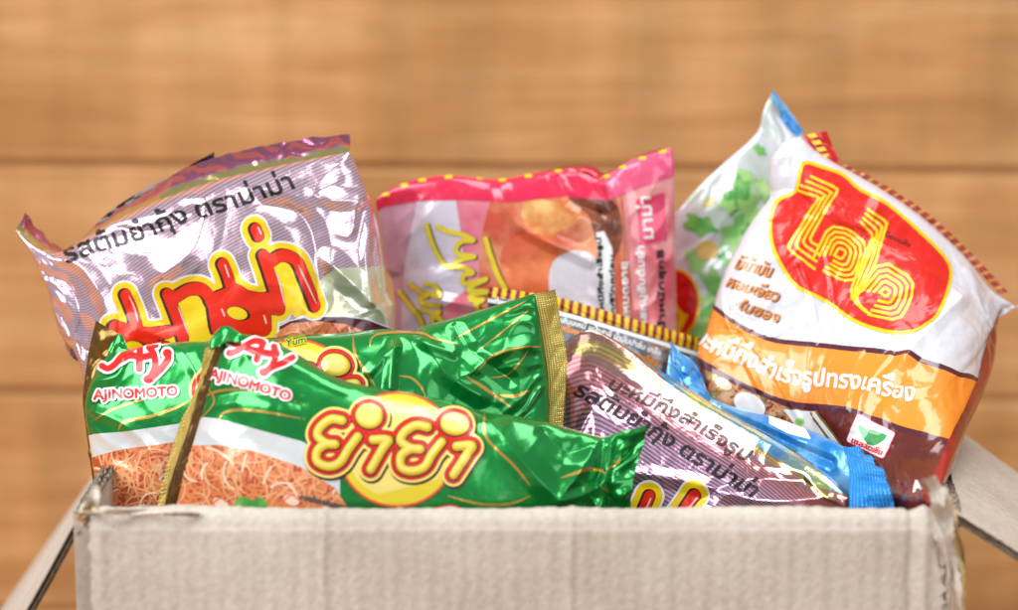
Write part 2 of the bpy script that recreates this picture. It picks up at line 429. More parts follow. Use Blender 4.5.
        faces = {3: [], 4: [], 5: [], 6: []}
        for i, j in part.tolist():
            cs = ((i, j), (i, j + 1), (i + 1, j + 1), (i + 1, j)); out = []
            for t in range(4):
                A, B = cs[t], cs[(t + 1) % 4]
                if ins[A]: out.append(gid[A])
                if ins[A] != ins[B]: out.append(ev(A, B))
            if len(out) >= 3: faces[len(out)].append(out)
        fl = []
        if len(full):
            i, j = full[:, 0], full[:, 1]; fl.append(np.stack((gid[i, j], gid[i, j + 1], gid[i + 1, j + 1], gid[i + 1, j]), -1))
        for kk, ff in faces.items():
            if ff: fl.append(np.array(ff))
        pv, nv_, uvv = [pos[gi[:, 0], gi[:, 1]]], [nrm[gi[:, 0], gi[:, 1]]], [uv[gi[:, 0], gi[:, 1]]]
        if ea:
            a = np.array(ea); b = np.array(eb); t = np.array(et)[:, None]
            for A, lst in ((pos, pv), (nrm, nv_), (uv, uvv)): lst.append(A[a[:, 0], a[:, 1]] * (1 - t) + A[b[:, 0], b[:, 1]] * t)
        acc.add(np.concatenate(pv), np.concatenate(nv_), np.concatenate(uvv), fl, m)
    def anchor(s):
        """the lowest point of the packet, where its Empty stands"""
        k = np.unravel_index(np.argmin(s.M[..., 2]), s.M.shape[:2]); return tuple(s.M[k])

def strip(pts_a, pts_b, n_across, m, acc, thick=0.0004, seed=0, wob=0.0, step=0.0008, zig=0.0):
    """a flat strip of film between two 3D curves (world points); wob = ripple in m"""
    def ev(p):
        p = cr(p, 5); L = np.concatenate(([0], np.cumsum(np.linalg.norm(np.diff(p, axis=0), axis=1)))); return p, L
    a, La = ev(pts_a); b, Lb = ev(pts_b); n = max(8, int(La[-1] / step)); t = np.linspace(0, 1, n + 1)
    A = np.stack([np.interp(t * La[-1], La, a[:, i]) for i in range(3)], -1); B = np.stack([np.interp(t * Lb[-1], Lb, b[:, i]) for i in range(3)], -1)
    if zig: B = B + (B - A) / np.maximum(np.linalg.norm(B - A, axis=1, keepdims=True), 1e-9) * (zig * (np.abs(((t * La[-1] / 0.0016) % 1) * 2 - 1) - .5))[:, None]
    v = np.linspace(0, 1, n_across + 1)
    G = A[:, None] * (1 - v)[None, :, None] + B[:, None] * v[None, :, None]
    du = np.gradient(G, axis=0); dv = np.gradient(G, axis=1); N = np.cross(du, dv); N /= np.maximum(np.linalg.norm(N, axis=-1, keepdims=True), 1e-9)
    mid = G[n // 2, n_across // 2]
    if N[n // 2, n_across // 2] @ (CAM - mid) < 0: N = -N
    x = t[:, None] * La[-1] * 1000; y = v[None, :] * 10
    h = wob * (sabs(perlin(x / 11 + y * .05, y / 9 + x * 0, seed), .05) * 2 + .5 * perlin(x / 4, y / 12 + x * 0, seed + 1)) * (np.sin(np.pi * np.clip(v, 0, .5))[None])
    G = G + N * h[..., None]
    du = np.gradient(G, axis=0); dv = np.gradient(G, axis=1); N2 = np.cross(du, dv); N2 /= np.maximum(np.linalg.norm(N2, axis=-1, keepdims=True), 1e-9)
    if (N2 * N).sum() < 0: N2 = -N2
    n1 = n_across + 1; idx = np.arange((n + 1) * n1).reshape(n + 1, n1)
    f = np.stack((idx[:-1, :-1], idx[:-1, 1:], idx[1:, 1:], idx[1:, :-1]), -1).reshape(-1, 4)
    wd = np.linalg.norm(B - A, axis=1).mean()
    uv = np.stack(np.broadcast_arrays(t[:, None] * La[-1] * 100, v[None, :] * wd * 100), -1)
    acc.add(G, N2, uv, [f], m); acc.add(G - N2 * thick, -N2, uv, [f[:, ::-1]], m)
    rim = []
    k = (n + 1) * n1
    return acc

def noodle_strokes(region, box, count, rmin, rmax, seed, ln=(10, 26)):
    rnd = random.Random(seed); paths = []
    for _ in range(count):
        x = rnd.uniform(box[0], box[2]); y = rnd.uniform(box[1], box[3]); a = rnd.uniform(0, 2 * math.pi); L = rnd.uniform(*ln); k = rnd.uniform(-.09, .09)
        p = [(x, y)]
        for _ in range(5):
            x += math.cos(a) * L / 5; y += math.sin(a) * L / 5; a += k * L / 5 + rnd.uniform(-.15, .15); p.append((x, y))
        paths.append(p)
    return stroke(paths, rnd.uniform(rmin, rmax), 2) & region

# ------------------------------------------------------------------ setting: plank wall and the table the box stands on
def wood_mat(name, c1, c2, c3):
    m, nt, b = mat(name); L = nt.links.new
    tc = node(nt, 'ShaderNodeTexCoord'); at = node(nt, 'ShaderNodeAttribute'); at.attribute_name = 'plank'
    mp = node(nt, 'ShaderNodeMapping'); mp.inputs['Scale'].default_value = (1.3, 1.0, 10)
    ad = node(nt, 'ShaderNodeVectorMath', operation='ADD'); L(tc.outputs['Object'], ad.inputs[0]); L(at.outputs['Vector'], ad.inputs[1]); L(ad.outputs[0], mp.inputs[0])
    n1 = node(nt, 'ShaderNodeTexNoise'); n1.inputs['Scale'].default_value = 3.0; n1.inputs['Detail'].default_value = 6; n1.inputs['Distortion'].default_value = 1.3; L(mp.outputs[0], n1.inputs['Vector'])
    r = node(nt, 'ShaderNodeValToRGB'); e = r.color_ramp.elements
    e[0].position = .30; e[0].color = (*lin(c1), 1); e[1].position = .68; e[1].color = (*lin(c3), 1); k = e.new(.5); k.color = (*lin(c2), 1)
    L(n1.outputs['Fac'], r.inputs[0])
    mp2 = node(nt, 'ShaderNodeMapping'); mp2.inputs['Scale'].default_value = (26, 1, 1.2); L(ad.outputs[0], mp2.inputs[0])
    n2 = node(nt, 'ShaderNodeTexNoise'); n2.inputs['Scale'].default_value = 1.3; n2.inputs['Detail'].default_value = 2; L(mp2.outputs[0], n2.inputs['Vector'])
    mx = node(nt, 'ShaderNodeMix', data_type='RGBA', blend_type='MULTIPLY'); L(r.outputs[0], mx.inputs[6])
    r2 = node(nt, 'ShaderNodeValToRGB'); r2.color_ramp.elements[0].position = .3; r2.color_ramp.elements[0].color = (.80, .80, .78, 1); r2.color_ramp.elements[1].position = .7; r2.color_ramp.elements[1].color = (1, 1, 1, 1)
    L(n2.outputs['Fac'], r2.inputs[0]); L(r2.outputs[0], mx.inputs[7]); mx.inputs[0].default_value = 1
    mp3 = node(nt, 'ShaderNodeMapping'); mp3.inputs['Scale'].default_value = (5, 1, 260); L(ad.outputs[0], mp3.inputs[0])
    n3 = node(nt, 'ShaderNodeTexNoise'); n3.inputs['Scale'].default_value = 2; n3.inputs['Detail'].default_value = 4; L(mp3.outputs[0], n3.inputs['Vector'])
    bp = node(nt, 'ShaderNodeBump'); bp.inputs['Strength'].default_value = .5; bp.inputs['Distance'].default_value = .0006; L(n3.outputs['Fac'], bp.inputs['Height']); L(bp.outputs[0], b.inputs['Normal'])
    mx2 = node(nt, 'ShaderNodeMix', data_type='RGBA', blend_type='MULTIPLY'); r3 = node(nt, 'ShaderNodeValToRGB'); r3.color_ramp.elements[0].position = .35; r3.color_ramp.elements[0].color = (.86, .84, .82, 1); r3.color_ramp.elements[1].position = .6; r3.color_ramp.elements[1].color = (1, 1, 1, 1)
    L(n3.outputs['Fac'], r3.inputs[0]); L(mx.outputs[2], mx2.inputs[6]); L(r3.outputs[0], mx2.inputs[7]); mx2.inputs[0].default_value = 1
    n6 = node(nt, 'ShaderNodeTexNoise'); n6.inputs['Scale'].default_value = 14; n6.inputs['Detail'].default_value = 4; L(ad.outputs[0], n6.inputs['Vector'])
    r6 = node(nt, 'ShaderNodeValToRGB'); r6.color_ramp.elements[0].position = .36; r6.color_ramp.elements[0].color = (.84, .80, .72, 1); r6.color_ramp.elements[1].position = .56; r6.color_ramp.elements[1].color = (1, 1, 1, 1); L(n6.outputs['Fac'], r6.inputs[0])
    m6 = node(nt, 'ShaderNodeMix', data_type='RGBA', blend_type='MULTIPLY'); m6.inputs[0].default_value = 1; L(mx2.outputs[2], m6.inputs[6]); L(r6.outputs[0], m6.inputs[7])
    L(m6.outputs[2], b.inputs['Base Color']); b.inputs['Roughness'].default_value = .62; b.inputs['Specular IOR Level'].default_value = .3
    return m
M_WOOD = wood_mat("pine_wood", (198, 144, 90), (214, 161, 106), (227, 177, 125))
WY = 0.46
def plank_wall(name, seams, x0, x1, depth, rot, place):
    """planks between seam positions, one mesh; place(x, d, s) gives the point"""
    V, F, A = [], [], []; rnd = random.Random(4)
    for k in range(len(seams) - 1):
        a, b = seams[k] + .0015, seams[k + 1] - .0015; e = .0022
        prof = [(a, depth), (a, e), (a + e * .4, e * .35), (a + e, 0), (b - e, 0), (b - e * .4, e * .35), (b, e), (b, depth)]
        off = (rnd.uniform(0, 9), 0, rnd.uniform(0, 9)); n = 24
        for i in range(n + 1):
            x = x0 + (x1 - x0) * i / n
            for s, d in prof: V.append(place(x, d, s)); A.append(off)
        base = len(V) - (n + 1) * 8
        for i in range(n):
            for j in range(7): F.append((base + i * 8 + j, base + (i + 1) * 8 + j, base + (i + 1) * 8 + j + 1, base + i * 8 + j + 1))
    b0 = len(V)                                                  # the tongue boards behind the gaps
    for x in (x0, x1):
        for s in (seams[0], seams[-1]): V.append(place(x, .0045, s)); A.append((3.3, 0, 4.4))
    F.append((b0, b0 + 1, b0 + 3, b0 + 2))
    me = bpy.data.meshes.new(name); me.from_pydata(V, [], F); me.materials.append(M_WOOD)
    at = me.attributes.new('plank', 'FLOAT_VECTOR', 'POINT'); at.data.foreach_set('vector', np.array(A, float).reshape(-1))
    o = bpy.data.objects.new(name, me); put(o); tag(o, kind='structure'); return o
z1 = pt(509, 168, WY)[2]; z2 = pt(509, 396, WY)[2]; ph = z1 - z2
tilt = 0.0085
plank_wall('wall', [z1 + ph * k for k in range(-3, 6)], -2.2, 2.2, .02, 0, lambda x, d, s: (x, WY + d, s - tilt * x))
plank_wall('table_top', [-0.92 + .135 * k for k in range(0, 11)], -2.2, 2.2, .02, 0, lambda x, d, s: (x, s, -d - .001))

# ------------------------------------------------------------------ the cardboard box
def card_mat(name, c, c2, flute_axis=None):
    m, nt, b = mat(name); L = nt.links.new
    tc = node(nt, 'ShaderNodeTexCoord')
    n = node(nt, 'ShaderNodeTexNoise'); n.inputs['Scale'].default_value = 420; n.inputs['Detail'].default_value = 5; L(tc.outputs['Object'], n.inputs['Vector'])
    n2 = node(nt, 'ShaderNodeTexNoise'); n2.inputs['Scale'].default_value = 45; n2.inputs['Detail'].default_value = 6; n2.inputs['Roughness'].default_value = .65; L(tc.outputs['Object'], n2.inputs['Vector'])
    a = node(nt, 'ShaderNodeMath', operation='MULTIPLY_ADD'); a.inputs[1].default_value = .55; L(n.outputs['Fac'], a.inputs[0])
    a2 = node(nt, 'ShaderNodeMath', operation='MULTIPLY'); a2.inputs[1].default_value = .45; L(n2.outputs['Fac'], a2.inputs[0]); L(a2.outputs[0], a.inputs[2])
    r = node(nt, 'ShaderNodeValToRGB'); r.color_ramp.elements[0].position = .36; r.color_ramp.elements[0].color = (*lin(c2), 1); r.color_ramp.elements[1].position = .6; r.color_ramp.elements[1].color = (*lin(c), 1)
    L(a.outputs[0], r.inputs[0])
    v = node(nt, 'ShaderNodeTexVoronoi'); v.inputs['Scale'].default_value = 150; L(tc.outputs['Object'], v.inputs['Vector'])
    sp = node(nt, 'ShaderNodeMath', operation='LESS_THAN'); sp.inputs[1].default_value = .085; L(v.outputs['Distance'], sp.inputs[0])
    sr = node(nt, 'ShaderNodeSeparateColor'); L(v.outputs['Color'], sr.inputs[0]); gt = node(nt, 'ShaderNodeMath', operation='GREATER_THAN'); gt.inputs[1].default_value = .8; L(sr.outputs[0], gt.inputs[0])
    ml = node(nt, 'ShaderNodeMath', operation='MULTIPLY'); L(sp.outputs[0], ml.inputs[0]); L(gt.outputs[0], ml.inputs[1])
    ml2 = node(nt, 'ShaderNodeMath', operation='MULTIPLY'); ml2.inputs[1].default_value = .6; L(ml.outputs[0], ml2.inputs[0])
    mx = node(nt, 'ShaderNodeMix', data_type='RGBA'); L(ml2.outputs[0], mx.inputs[0]); L(r.outputs[0], mx.inputs[6]); mx.inputs[7].default_value = (*lin((150, 128, 105)), 1)
    n5 = node(nt, 'ShaderNodeTexNoise'); n5.inputs['Scale'].default_value = 14; n5.inputs['Detail'].default_value = 5; L(tc.outputs['Object'], n5.inputs['Vector'])
    r5 = node(nt, 'ShaderNodeValToRGB'); r5.color_ramp.elements[0].position = .35; r5.color_ramp.elements[0].color = (.86, .84, .81, 1); r5.color_ramp.elements[1].position = .58; r5.color_ramp.elements[1].color = (1, 1, 1, 1); L(n5.outputs['Fac'], r5.inputs[0])
    m5 = node(nt, 'ShaderNodeMix', data_type='RGBA', blend_type='MULTIPLY'); m5.inputs[0].default_value = 1; L(mx.outputs[2], m5.inputs[6]); L(r5.outputs[0], m5.inputs[7])
    L(m5.outputs[2], b.inputs['Base Color']); b.inputs['Roughness'].default_value = .85; b.inputs['Specular IOR Level'].default_value = .2
    bp = node(nt, 'ShaderNodeBump'); bp.inputs['Strength'].default_value = .35; bp.inputs['Distance'].default_value = .0004; L(a.outputs[0], bp.inputs['Height']); L(bp.outputs[0], b.inputs['Normal'])
    return m
M_CARD = card_mat("cardboard", (207, 198, 187), (190, 180, 168))
M_CARDB = card_mat("cardboard_brown", (216, 202, 188), (196, 182, 167))
M_CARDD = card_mat("cardboard_core", (192, 174, 152), (150, 132, 112))
RIM = pt(516, 511, 0)[2]
XL, XR = pt(84, 511, 0)[0], pt(946, 511, 0)[0]; DEP = 0.235; TH = 0.0042
box = empty('cardboard_box', 'worn grey brown cardboard box with its flaps open, filled with noodle packets', 'box', ((XL + XR) / 2, DEP / 2, 0))
def board(name, c00, c10, c01, c11, thick, nrm, flute='v', tear=(0, 0, 0, 0), seed=1, m=None, mb=None, bend=0.0, step=.0012):
    """corrugated sheet: bilinear patch c(u,v), two liners and a wavy core; tear = raggedness of u0,u1,v0,v1 edges in m"""
    c00, c10, c01, c11 = [np.array(c, float) for c in (c00, c10, c01, c11)]; nrm = np.array(nrm, float); nrm /= np.linalg.norm(nrm)
    Lu = np.linalg.norm(c10 - c00); Lv = np.linalg.norm(c01 - c00); nu = max(4, int(Lu / step)); nv = max(4, int(Lv / step))
    u, v = np.meshgrid(np.linspace(0, 1, nu + 1), np.linspace(0, 1, nv + 1), indexing='ij')
    def pos(u, v, sd):
        x, y = u * Lu * 1000, v * Lv * 1000
        u2 = u + (perlin(y / 3.2, y * 0 + sd, seed) + .6 * perlin(y / .9, y * 0 + sd, seed + 3)) * (tear[0] * (u < .02) - tear[1] * (u > .98)) / Lu
        v2 = v + (perlin(x / 3.2, x * 0 + sd, seed + 1) + .6 * perlin(x / .9, x * 0 + sd, seed + 4)) * (tear[2] * (v < .02) - tear[3] * (v > .98)) / Lv
        U, V_ = u2[..., None], v2[..., None]
        p = (1 - U) * (1 - V_) * c00 + U * (1 - V_) * c10 + (1 - U) * V_ * c01 + U * V_ * c11
        fl = (x if flute == 'v' else y)
        d = .00010 * np.sin(fl * 2 * math.pi / 6.3) + .00035 * perlin(fl / 9, (y if flute == 'v' else x) / 120, seed + 7) + .0009 * perlin(x / 60, y / 60, seed + 8) + bend * np.sin(math.pi * v)
        return p + nrm * d[..., None]
    acc = Acc()
    def sheet(P_, m, flip):
        du = np.gradient(P_, axis=0); dv = np.gradient(P_, axis=1); N = np.cross(du, dv); N /= np.maximum(np.linalg.norm(N, axis=-1, keepdims=True), 1e-9)
        if (N * nrm).sum() * (-1 if flip else 1) < 0: N = -N
        n1 = P_.shape[1]; idx = np.arange(P_.shape[0] * n1).reshape(P_.shape[0], n1)
        f = np.stack((idx[:-1, :-1], idx[1:, :-1], idx[1:, 1:], idx[:-1, 1:]), -1).reshape(-1, 4)
        acc.add(P_, N, np.stack((u, v), -1) if P_.shape[:2] == u.shape else np.zeros(P_.shape[:2] + (2,)), [f[:, ::-1] if flip else f], m)
    for k, (o1, o2) in enumerate(((0, .0005), (thick - .0005, thick))):
        a = pos(u, v, k * 3.3); sheet(a - nrm * o1, m, False); sheet(a - nrm * o2, mb or m, True)
    fl = (u * Lu if flute == 'v' else v * Lv) * 1000
    a = pos(u, v, 1.7)
    st2 = None
    sheet(a - nrm * (thick / 2 + (thick / 2 - .0006) * np.sin(fl * 2 * math.pi / 6.3))[..., None], M_CARDD, False)
    return acc.build(name, box)
for nm, c in (('front_panel', ((XL - .0048, .0035, 0), (XR + .002, .0035, 0), (XL - .0048, .0035, RIM - .002), (XR + .002, .0035, RIM - .002), (0, -1, 0))),
              ('back_panel', ((XL, DEP, 0), (XR + .004, DEP, 0), (XL, DEP, RIM - .002), (XR + .024, DEP, RIM - .002), (0, -1, 0))),
              ('side_panel', ((XL, .008, 0), (XL, DEP - .001, 0), (XL, .008, RIM - .001), (XL, DEP - .001, RIM - .001), (1, 0, 0))),
              ('side_panel', ((XR, .008, 0), (XR, DEP - .001, 0), (XR + .003, .008, RIM - .001), (XR + .024, DEP - .001, RIM - .001), (-1, 0, 0)))):
    board(nm, *c[:4], TH, c[4], 'v', (0, 0, 0, .0012), seed=hash(nm) % 1 + 11, m=M_CARD, mb=M_CARD, step=.0025)
board('bottom_panel', (XL + .005, .009, .005), (XR - .005, .009, .005), (XL + .005, DEP - .001, .005), (XR - .005, DEP - .001, .005), TH, (0, 0, 1), 'v', seed=3, m=M_CARD, step=.004)
# side flaps, open outwards
A0 = np.array((XR + .001, .004, RIM)); B0 = np.array((XR + .019, .15, RIM))
board('flap', A0, pt(957, 505, 0) + (pt(1078, 588, 0) - pt(957, 505, 0)) * 1.0, B0, B0 + (pt(1095, 528, .15) - pt(928, 410, .15)), .0032, (.5, 0, .85), 'u', (0, 0, .0012, .0012), seed=21, m=M_CARDB, mb=M_CARD)
board('flap', (XL - .001, .004, RIM), pt(5, 648, 0), (XL - .001, DEP - .03, RIM), pt(-30, 655, .2), .003, (-.8, 0, .5), 'u', (0, 0, .0015, .001), seed=33, m=M_CARD, mb=M_CARD)

# front flap, folded down over the front
def front_flap():
    x0, x1 = pt(93, 560, 0)[0], pt(941, 560, 0)[0]
    prof = np.array([(.0068, RIM - .006), (.0062, RIM - .0016), (.0035, RIM + .0003), (.0005, RIM), (-.0025, RIM - .0015), (-.0042, RIM - .005), (-.0052, RIM - .010), (-.0075, RIM - .05), (-.010, RIM - .118)])
    c = cr(prof, 10); L = np.concatenate(([0], np.cumsum(np.linalg.norm(np.diff(c, axis=0), axis=1)))); t = np.linspace(0, L[-1], 150)
    py = np.interp(t, L, c[:, 0]); pz = np.interp(t, L, c[:, 1])
    xs = np.linspace(x0, x1, 520); X, T = np.meshgrid(xs, t, indexing='ij'); Y = np.interp(T, t, py); Z = np.interp(T, t, pz)
    x = X * 1000; z = T * 1000
    tg = np.stack((np.gradient(py, t), np.gradient(pz, t)), 1); ny, nz = tg[:, 1], -tg[:, 0]
    rag = lambda e, k: e * (perlin(z / 4, z * 0 + k, 5) + .8 * perlin(z / 1.1, z * 0 + k, 6))
    xa = X + rag(.0011, 1) * (X < x0 + .0008) + rag(.0022, 2) * (X > x1 - .0008)
    d = .00011 * np.sin(x * 2 * math.pi / 6.3 + 1.5 * perlin(x / 30, z / 90, 1)) + .00032 * perlin(x / 9, z / 160, 9) + .0010 * perlin(x / 70, z / 60, 12) + .00012 * perlin(x / 2.2, z / 2.2, 14)
    for cx, ww, hh in ((pt(325, 560, 0)[0], 1.4, .0007), (pt(571, 560, 0)[0], 1.5, .0008), (pt(908, 560, 0)[0], 1.6, -.0012), (pt(922, 560, 0)[0], 2.2, .0011), (pt(104, 560, 0)[0], 2.5, .0006)):
        d = d + hh * np.exp(-((x - cx * 1000 + .6 * perlin(z / 25, z * 0, 3)) / ww) ** 2)
    lump = .00015 * perlin(x / 5, z * 0 + .5, 31) + .0008 * perlin(x / 34, z * 0 + .5, 32) + .0003 * perlin(x / 2.1, z * 0 + .5, 33) * (perlin(x / 40, x * 0, 34) > .1)
    d = d + lump * np.exp(-((T - .007) / .006) ** 2)
    out = np.stack((xa, Y + ny[None] * -np.abs(d) * 0 - d * 1.0 * np.clip(-ny[None] * 0 + 1, 0, 1) * np.abs(ny[None]), Z + d * np.abs(nz[None])), -1)
    acc = Acc()
    def sh(G, m, flip):
        du = np.gradient(G, axis=0); dv = np.gradient(G, axis=1); N = np.cross(du, dv); N /= np.maximum(np.linalg.norm(N, axis=-1, keepdims=True), 1e-9)
        if N[260, 120, 1] > 0: N = -N
        idx = np.arange(G.shape[0] * G.shape[1]).reshape(G.shape[:2]); f = np.stack((idx[:-1, :-1], idx[1:, :-1], idx[1:, 1:], idx[:-1, 1:]), -1).reshape(-1, 4)
        acc.add(G, -N if flip else N, np.stack((X * 100, T * 100), -1), [f[:, ::-1] if flip else f], m)
    sh(out, M_CARD, False)
    N = np.stack((X * 0, np.broadcast_to(-np.abs(ny), X.shape), np.broadcast_to(np.abs(nz), X.shape)), -1)
    sh(out - N * .0006, M_CARD, True); sh(out - N * .0032 + np.stack((X * 0 + .0006 * np.sign(X), X * 0, X * 0), -1), M_CARD, True)
    sh(out - N * (.0019 + .0012 * np.sin(x * 2 * math.pi / 6.3))[..., None], M_CARDD, False)
    acc.build('flap', box)
front_flap()
# torn paper layers at the two front corners
def torn(name, pts, Y, seed, m, thick=.0005):
    """ragged paper shred along a polyline of (px, py, half width px)"""
    c = cr(pts, 14); rs = np.random.RandomState(seed); n = len(c); k = 7
    G = np.zeros((n, k, 3))
    for i in range(n):
        a = c[min(i + 1, n - 1)][:2] - c[max(i - 1, 0)][:2]; a /= np.linalg.norm(a) + 1e-9; nn = np.array((-a[1], a[0]))
        for j in range(k):
            s = (j / (k - 1) * 2 - 1) * (c[i][2] + (rs.uniform(-1.1, 1.1) if j in (0, k - 1) else 0))
            q = c[i][:2] + nn * s + rs.uniform(-.25, .25, 2)
            G[i, j] = pt(q[0], q[1], Y + .0015 * math.sin(i * .33 + seed) + .0011 * math.cos(j * 1.1 + i * .2) + rs.uniform(-.0003, .0003))
    acc = Acc(); du = np.gradient(G, axis=0); dv = np.gradient(G, axis=1); N = np.cross(du, dv); N /= np.maximum(np.linalg.norm(N, axis=-1, keepdims=True), 1e-9)
    if N[n // 2, 3, 1] > 0: N = -N
    idx = np.arange(n * k).reshape(n, k); f = np.stack((idx[:-1, :-1], idx[1:, :-1], idx[1:, 1:], idx[:-1, 1:]), -1).reshape(-1, 4)
    acc.add(G, N, np.zeros((n, k, 2)), [f], m); acc.add(G - N * thick, -N, np.zeros((n, k, 2)), [f[:, ::-1]], m)
    return acc.build(name, box)
M_SHRED = card_mat("torn_paper", (226, 216, 204), (206, 193, 178)); M_TAPE = card_mat("old_paper_tape", (222, 200, 150), (205, 180, 128))
torn('torn_edge', [(938, 488, 7), (944, 512, 9), (946, 545, 8), (953, 585, 8), (956, 640, 8)], -.003, 3, M_SHRED)
torn('torn_edge', [(930, 478, 6), (938, 498, 7), (936, 520, 6), (944, 560, 5), (944, 640, 5)], -.006, 5, M_CARD)
torn('torn_edge', [(952, 508, 3), (957, 540, 4), (961, 575, 4), (962, 640, 4)], .002, 8, M_TAPE)
torn('torn_edge', [(98, 486, 4), (93, 500, 7), (86, 513, 8), (78, 530, 4)], .004, 13, M_SHRED)
torn('torn_edge', [(96, 509, 3), (86, 512, 4), (77, 519, 4)], .001, 17, M_TAPE)
torn('torn_edge', [(74, 512, 1.5), (110, 514, 3), (150, 513, 2.5), (200, 514, 1)], -.0055, 19, M_SHRED)

# ------------------------------------------------------------------ film and ink materials
GRP = 'instant noodle packets in the cardboard box'
M_GREEN = film("green_film", (14, 152, 62), .55, .23, .6, .18, rgb2=(6, 134, 52))
M_GOLD = film("gold_ink", (214, 176, 84), .75, .25, .6)
M_GOLDSEAL = sealmat("gold_crimped_seal", (238, 214, 124), (206, 176, 84), .085, axis=1, metal=.5, rough=.3)
M_GOLDDARK = film("gold_film", (128, 98, 44), .9, .28, .3, .5)
M_SILVER = film("silver_film", (225, 222, 226), .9, .2, .5)
M_WHITEINK = film("white_ink", (234, 233, 232), .05, .28, .7, .2)
M_PALEW = film("pale_grey_ink", (222, 226, 228), .25, .26, .7, .2)
M_REDINK = film("red_ink", (222, 28, 26), .15, .3, .35, .2)
M_REDHOT = film("scarlet_ink", (236, 40, 6), .25, .28, .35, .2)
M_DKRED = film("dark_red_ink", (132, 16, 12), .2, .3, .6, .2)
M_YEL = film("yellow_ink", (250, 208, 14), .2, .28, .4, .2)
M_YELP = film("pale_yellow_ink", (246, 224, 120), .15, .25, .8, .2)
M_YELM = film("lemon_ink", (240, 214, 48), .2, .22, .8, .2)
M_YELD = film("deep_yellow_ink", (212, 172, 28), .2, .22, .8, .2)
M_BLACK = film("black_ink", (20, 14, 17), .1, .35, .15, .2)
M_DKSHAD = film("maroon_ink", (66, 12, 10), .1, .3, .6, .2)
M_ORANGE = film("orange_ink", (250, 146, 38), .05, .3, .7, .2)
M_BROWN = film("brown_ink", (112, 38, 28), .15, .25, .8, .2, rgb2=(96, 30, 24))
M_PURPLE = film("plum_ink", (84, 26, 44), .1, .25, .8, .2)
M_WHITEFILM = film("white_film", (226, 224, 231), .12, .24, .8, .3)
M_TAN = film("tan_ink", (214, 132, 52), .2, .3, .6, .2)
M_PINKHI = film("pink_highlight_ink", (250, 190, 180), .1, .25, .7, .1)
M_NB = film("noodle_base_ink", (214, 110, 62), .1, .3, .6, .25, rgb2=(232, 148, 100), vscale=170)
M_N1 = film("noodle_ink_light", (242, 174, 122), .08, .3, .8, .2)
M_N2 = film("noodle_ink_mid", (230, 138, 84), .1, .3, .8, .2)
M_N3 = film("noodle_ink_dark", (188, 78, 40), .1, .3, .8, .2)
M_N4 = film("noodle_ink_pale", (250, 216, 186), .05, .3, .8, .2)
M_LEAF = film("leaf_ink", (66, 160, 70), .05, .3, .7, .2, rgb2=(128, 196, 90), vscale=120)
M_LEAF3 = film("leaf_ink_soft", (118, 190, 96), .05, .3, .7, .2, rgb2=(190, 224, 150), vscale=110)
M_LEAF2 = film("leaf_ink_light", (160, 212, 120), .05, .3, .7, .2)
M_GREYT = film("grey_ink", (70, 84, 80), .1, .3, .6, .1)
M_MAMA = striped("mauve_lined_foil", (244, 226, 234), (218, 168, 194), .125, axis=1, skew=.22, duty=.5, metal=.85, rough=.2)
M_MAMA2 = striped("plum_lined_foil", (238, 216, 232), (186, 104, 146), .145, axis=1, skew=-.12, duty=.42, metal=.85, rough=.17, rs=.32, noise=.1,
                  ramp=[(0.0, (214, 150, 110)), (.55, (222, 160, 140)), (.85, (228, 206, 228)), (1.0, (226, 208, 232))])
M_IRID = striped("rainbow_foil", (214, 196, 110), (190, 150, 120), .15, axis=1, duty=.3, metal=.9, rough=.15, rs=.9, noise=.25,
                 ramp=[(0.0, (206, 160, 160)), (.32, (196, 140, 130)), (.5, (226, 208, 104)), (.7, (226, 190, 120)), (.85, (206, 150, 150)), (1.0, (200, 150, 170))], bump=.2)
M_IRIDT = striped("rainbow_seal_foil", (210, 196, 100), (190, 170, 100), .12, axis=1, duty=.25, metal=.92, rough=.18, rs=.75, noise=.5, skew=0,
                  ramp=[(0.0, (190, 180, 96)), (.3, (216, 206, 140)), (.48, (206, 196, 106)), (.58, (210, 170, 190)), (.68, (206, 50, 170)), (1.0, (170, 40, 150))], bump=.2)
M_BLUE = film("blue_film", (34, 138, 222), .35, .24, .6, .3, rgb2=(120, 190, 238), vscale=70)
M_BLUESEAL = sealmat("blue_crimped_seal", (60, 168, 240), (24, 132, 222), .12, axis=1, metal=.2, cross=.08)
M_DARKFILM = film("dark_film", (44, 36, 40), .8, .2, .6, .4)

def wrap(pk, root, m, back=None, name='wrapper', **kw):
    acc = Acc(); pk.body(acc, m, back, **kw); return acc
def noodles(pk, acc, region, box, seed, n=60, lv=2, r=1, rad=(.75, 1.05), ln=(14, 34), ms=None):
    ms = ms or (M_N3, M_N2, M_N1, M_N4)
    for k, m in enumerate(ms):
        pk.layer(acc, noodle_strokes(region, box, int(n * (1, 1, .75, .09)[k % 4]), rad[0], rad[1], seed + k * 7, ln), m, lv + k * .6, r)

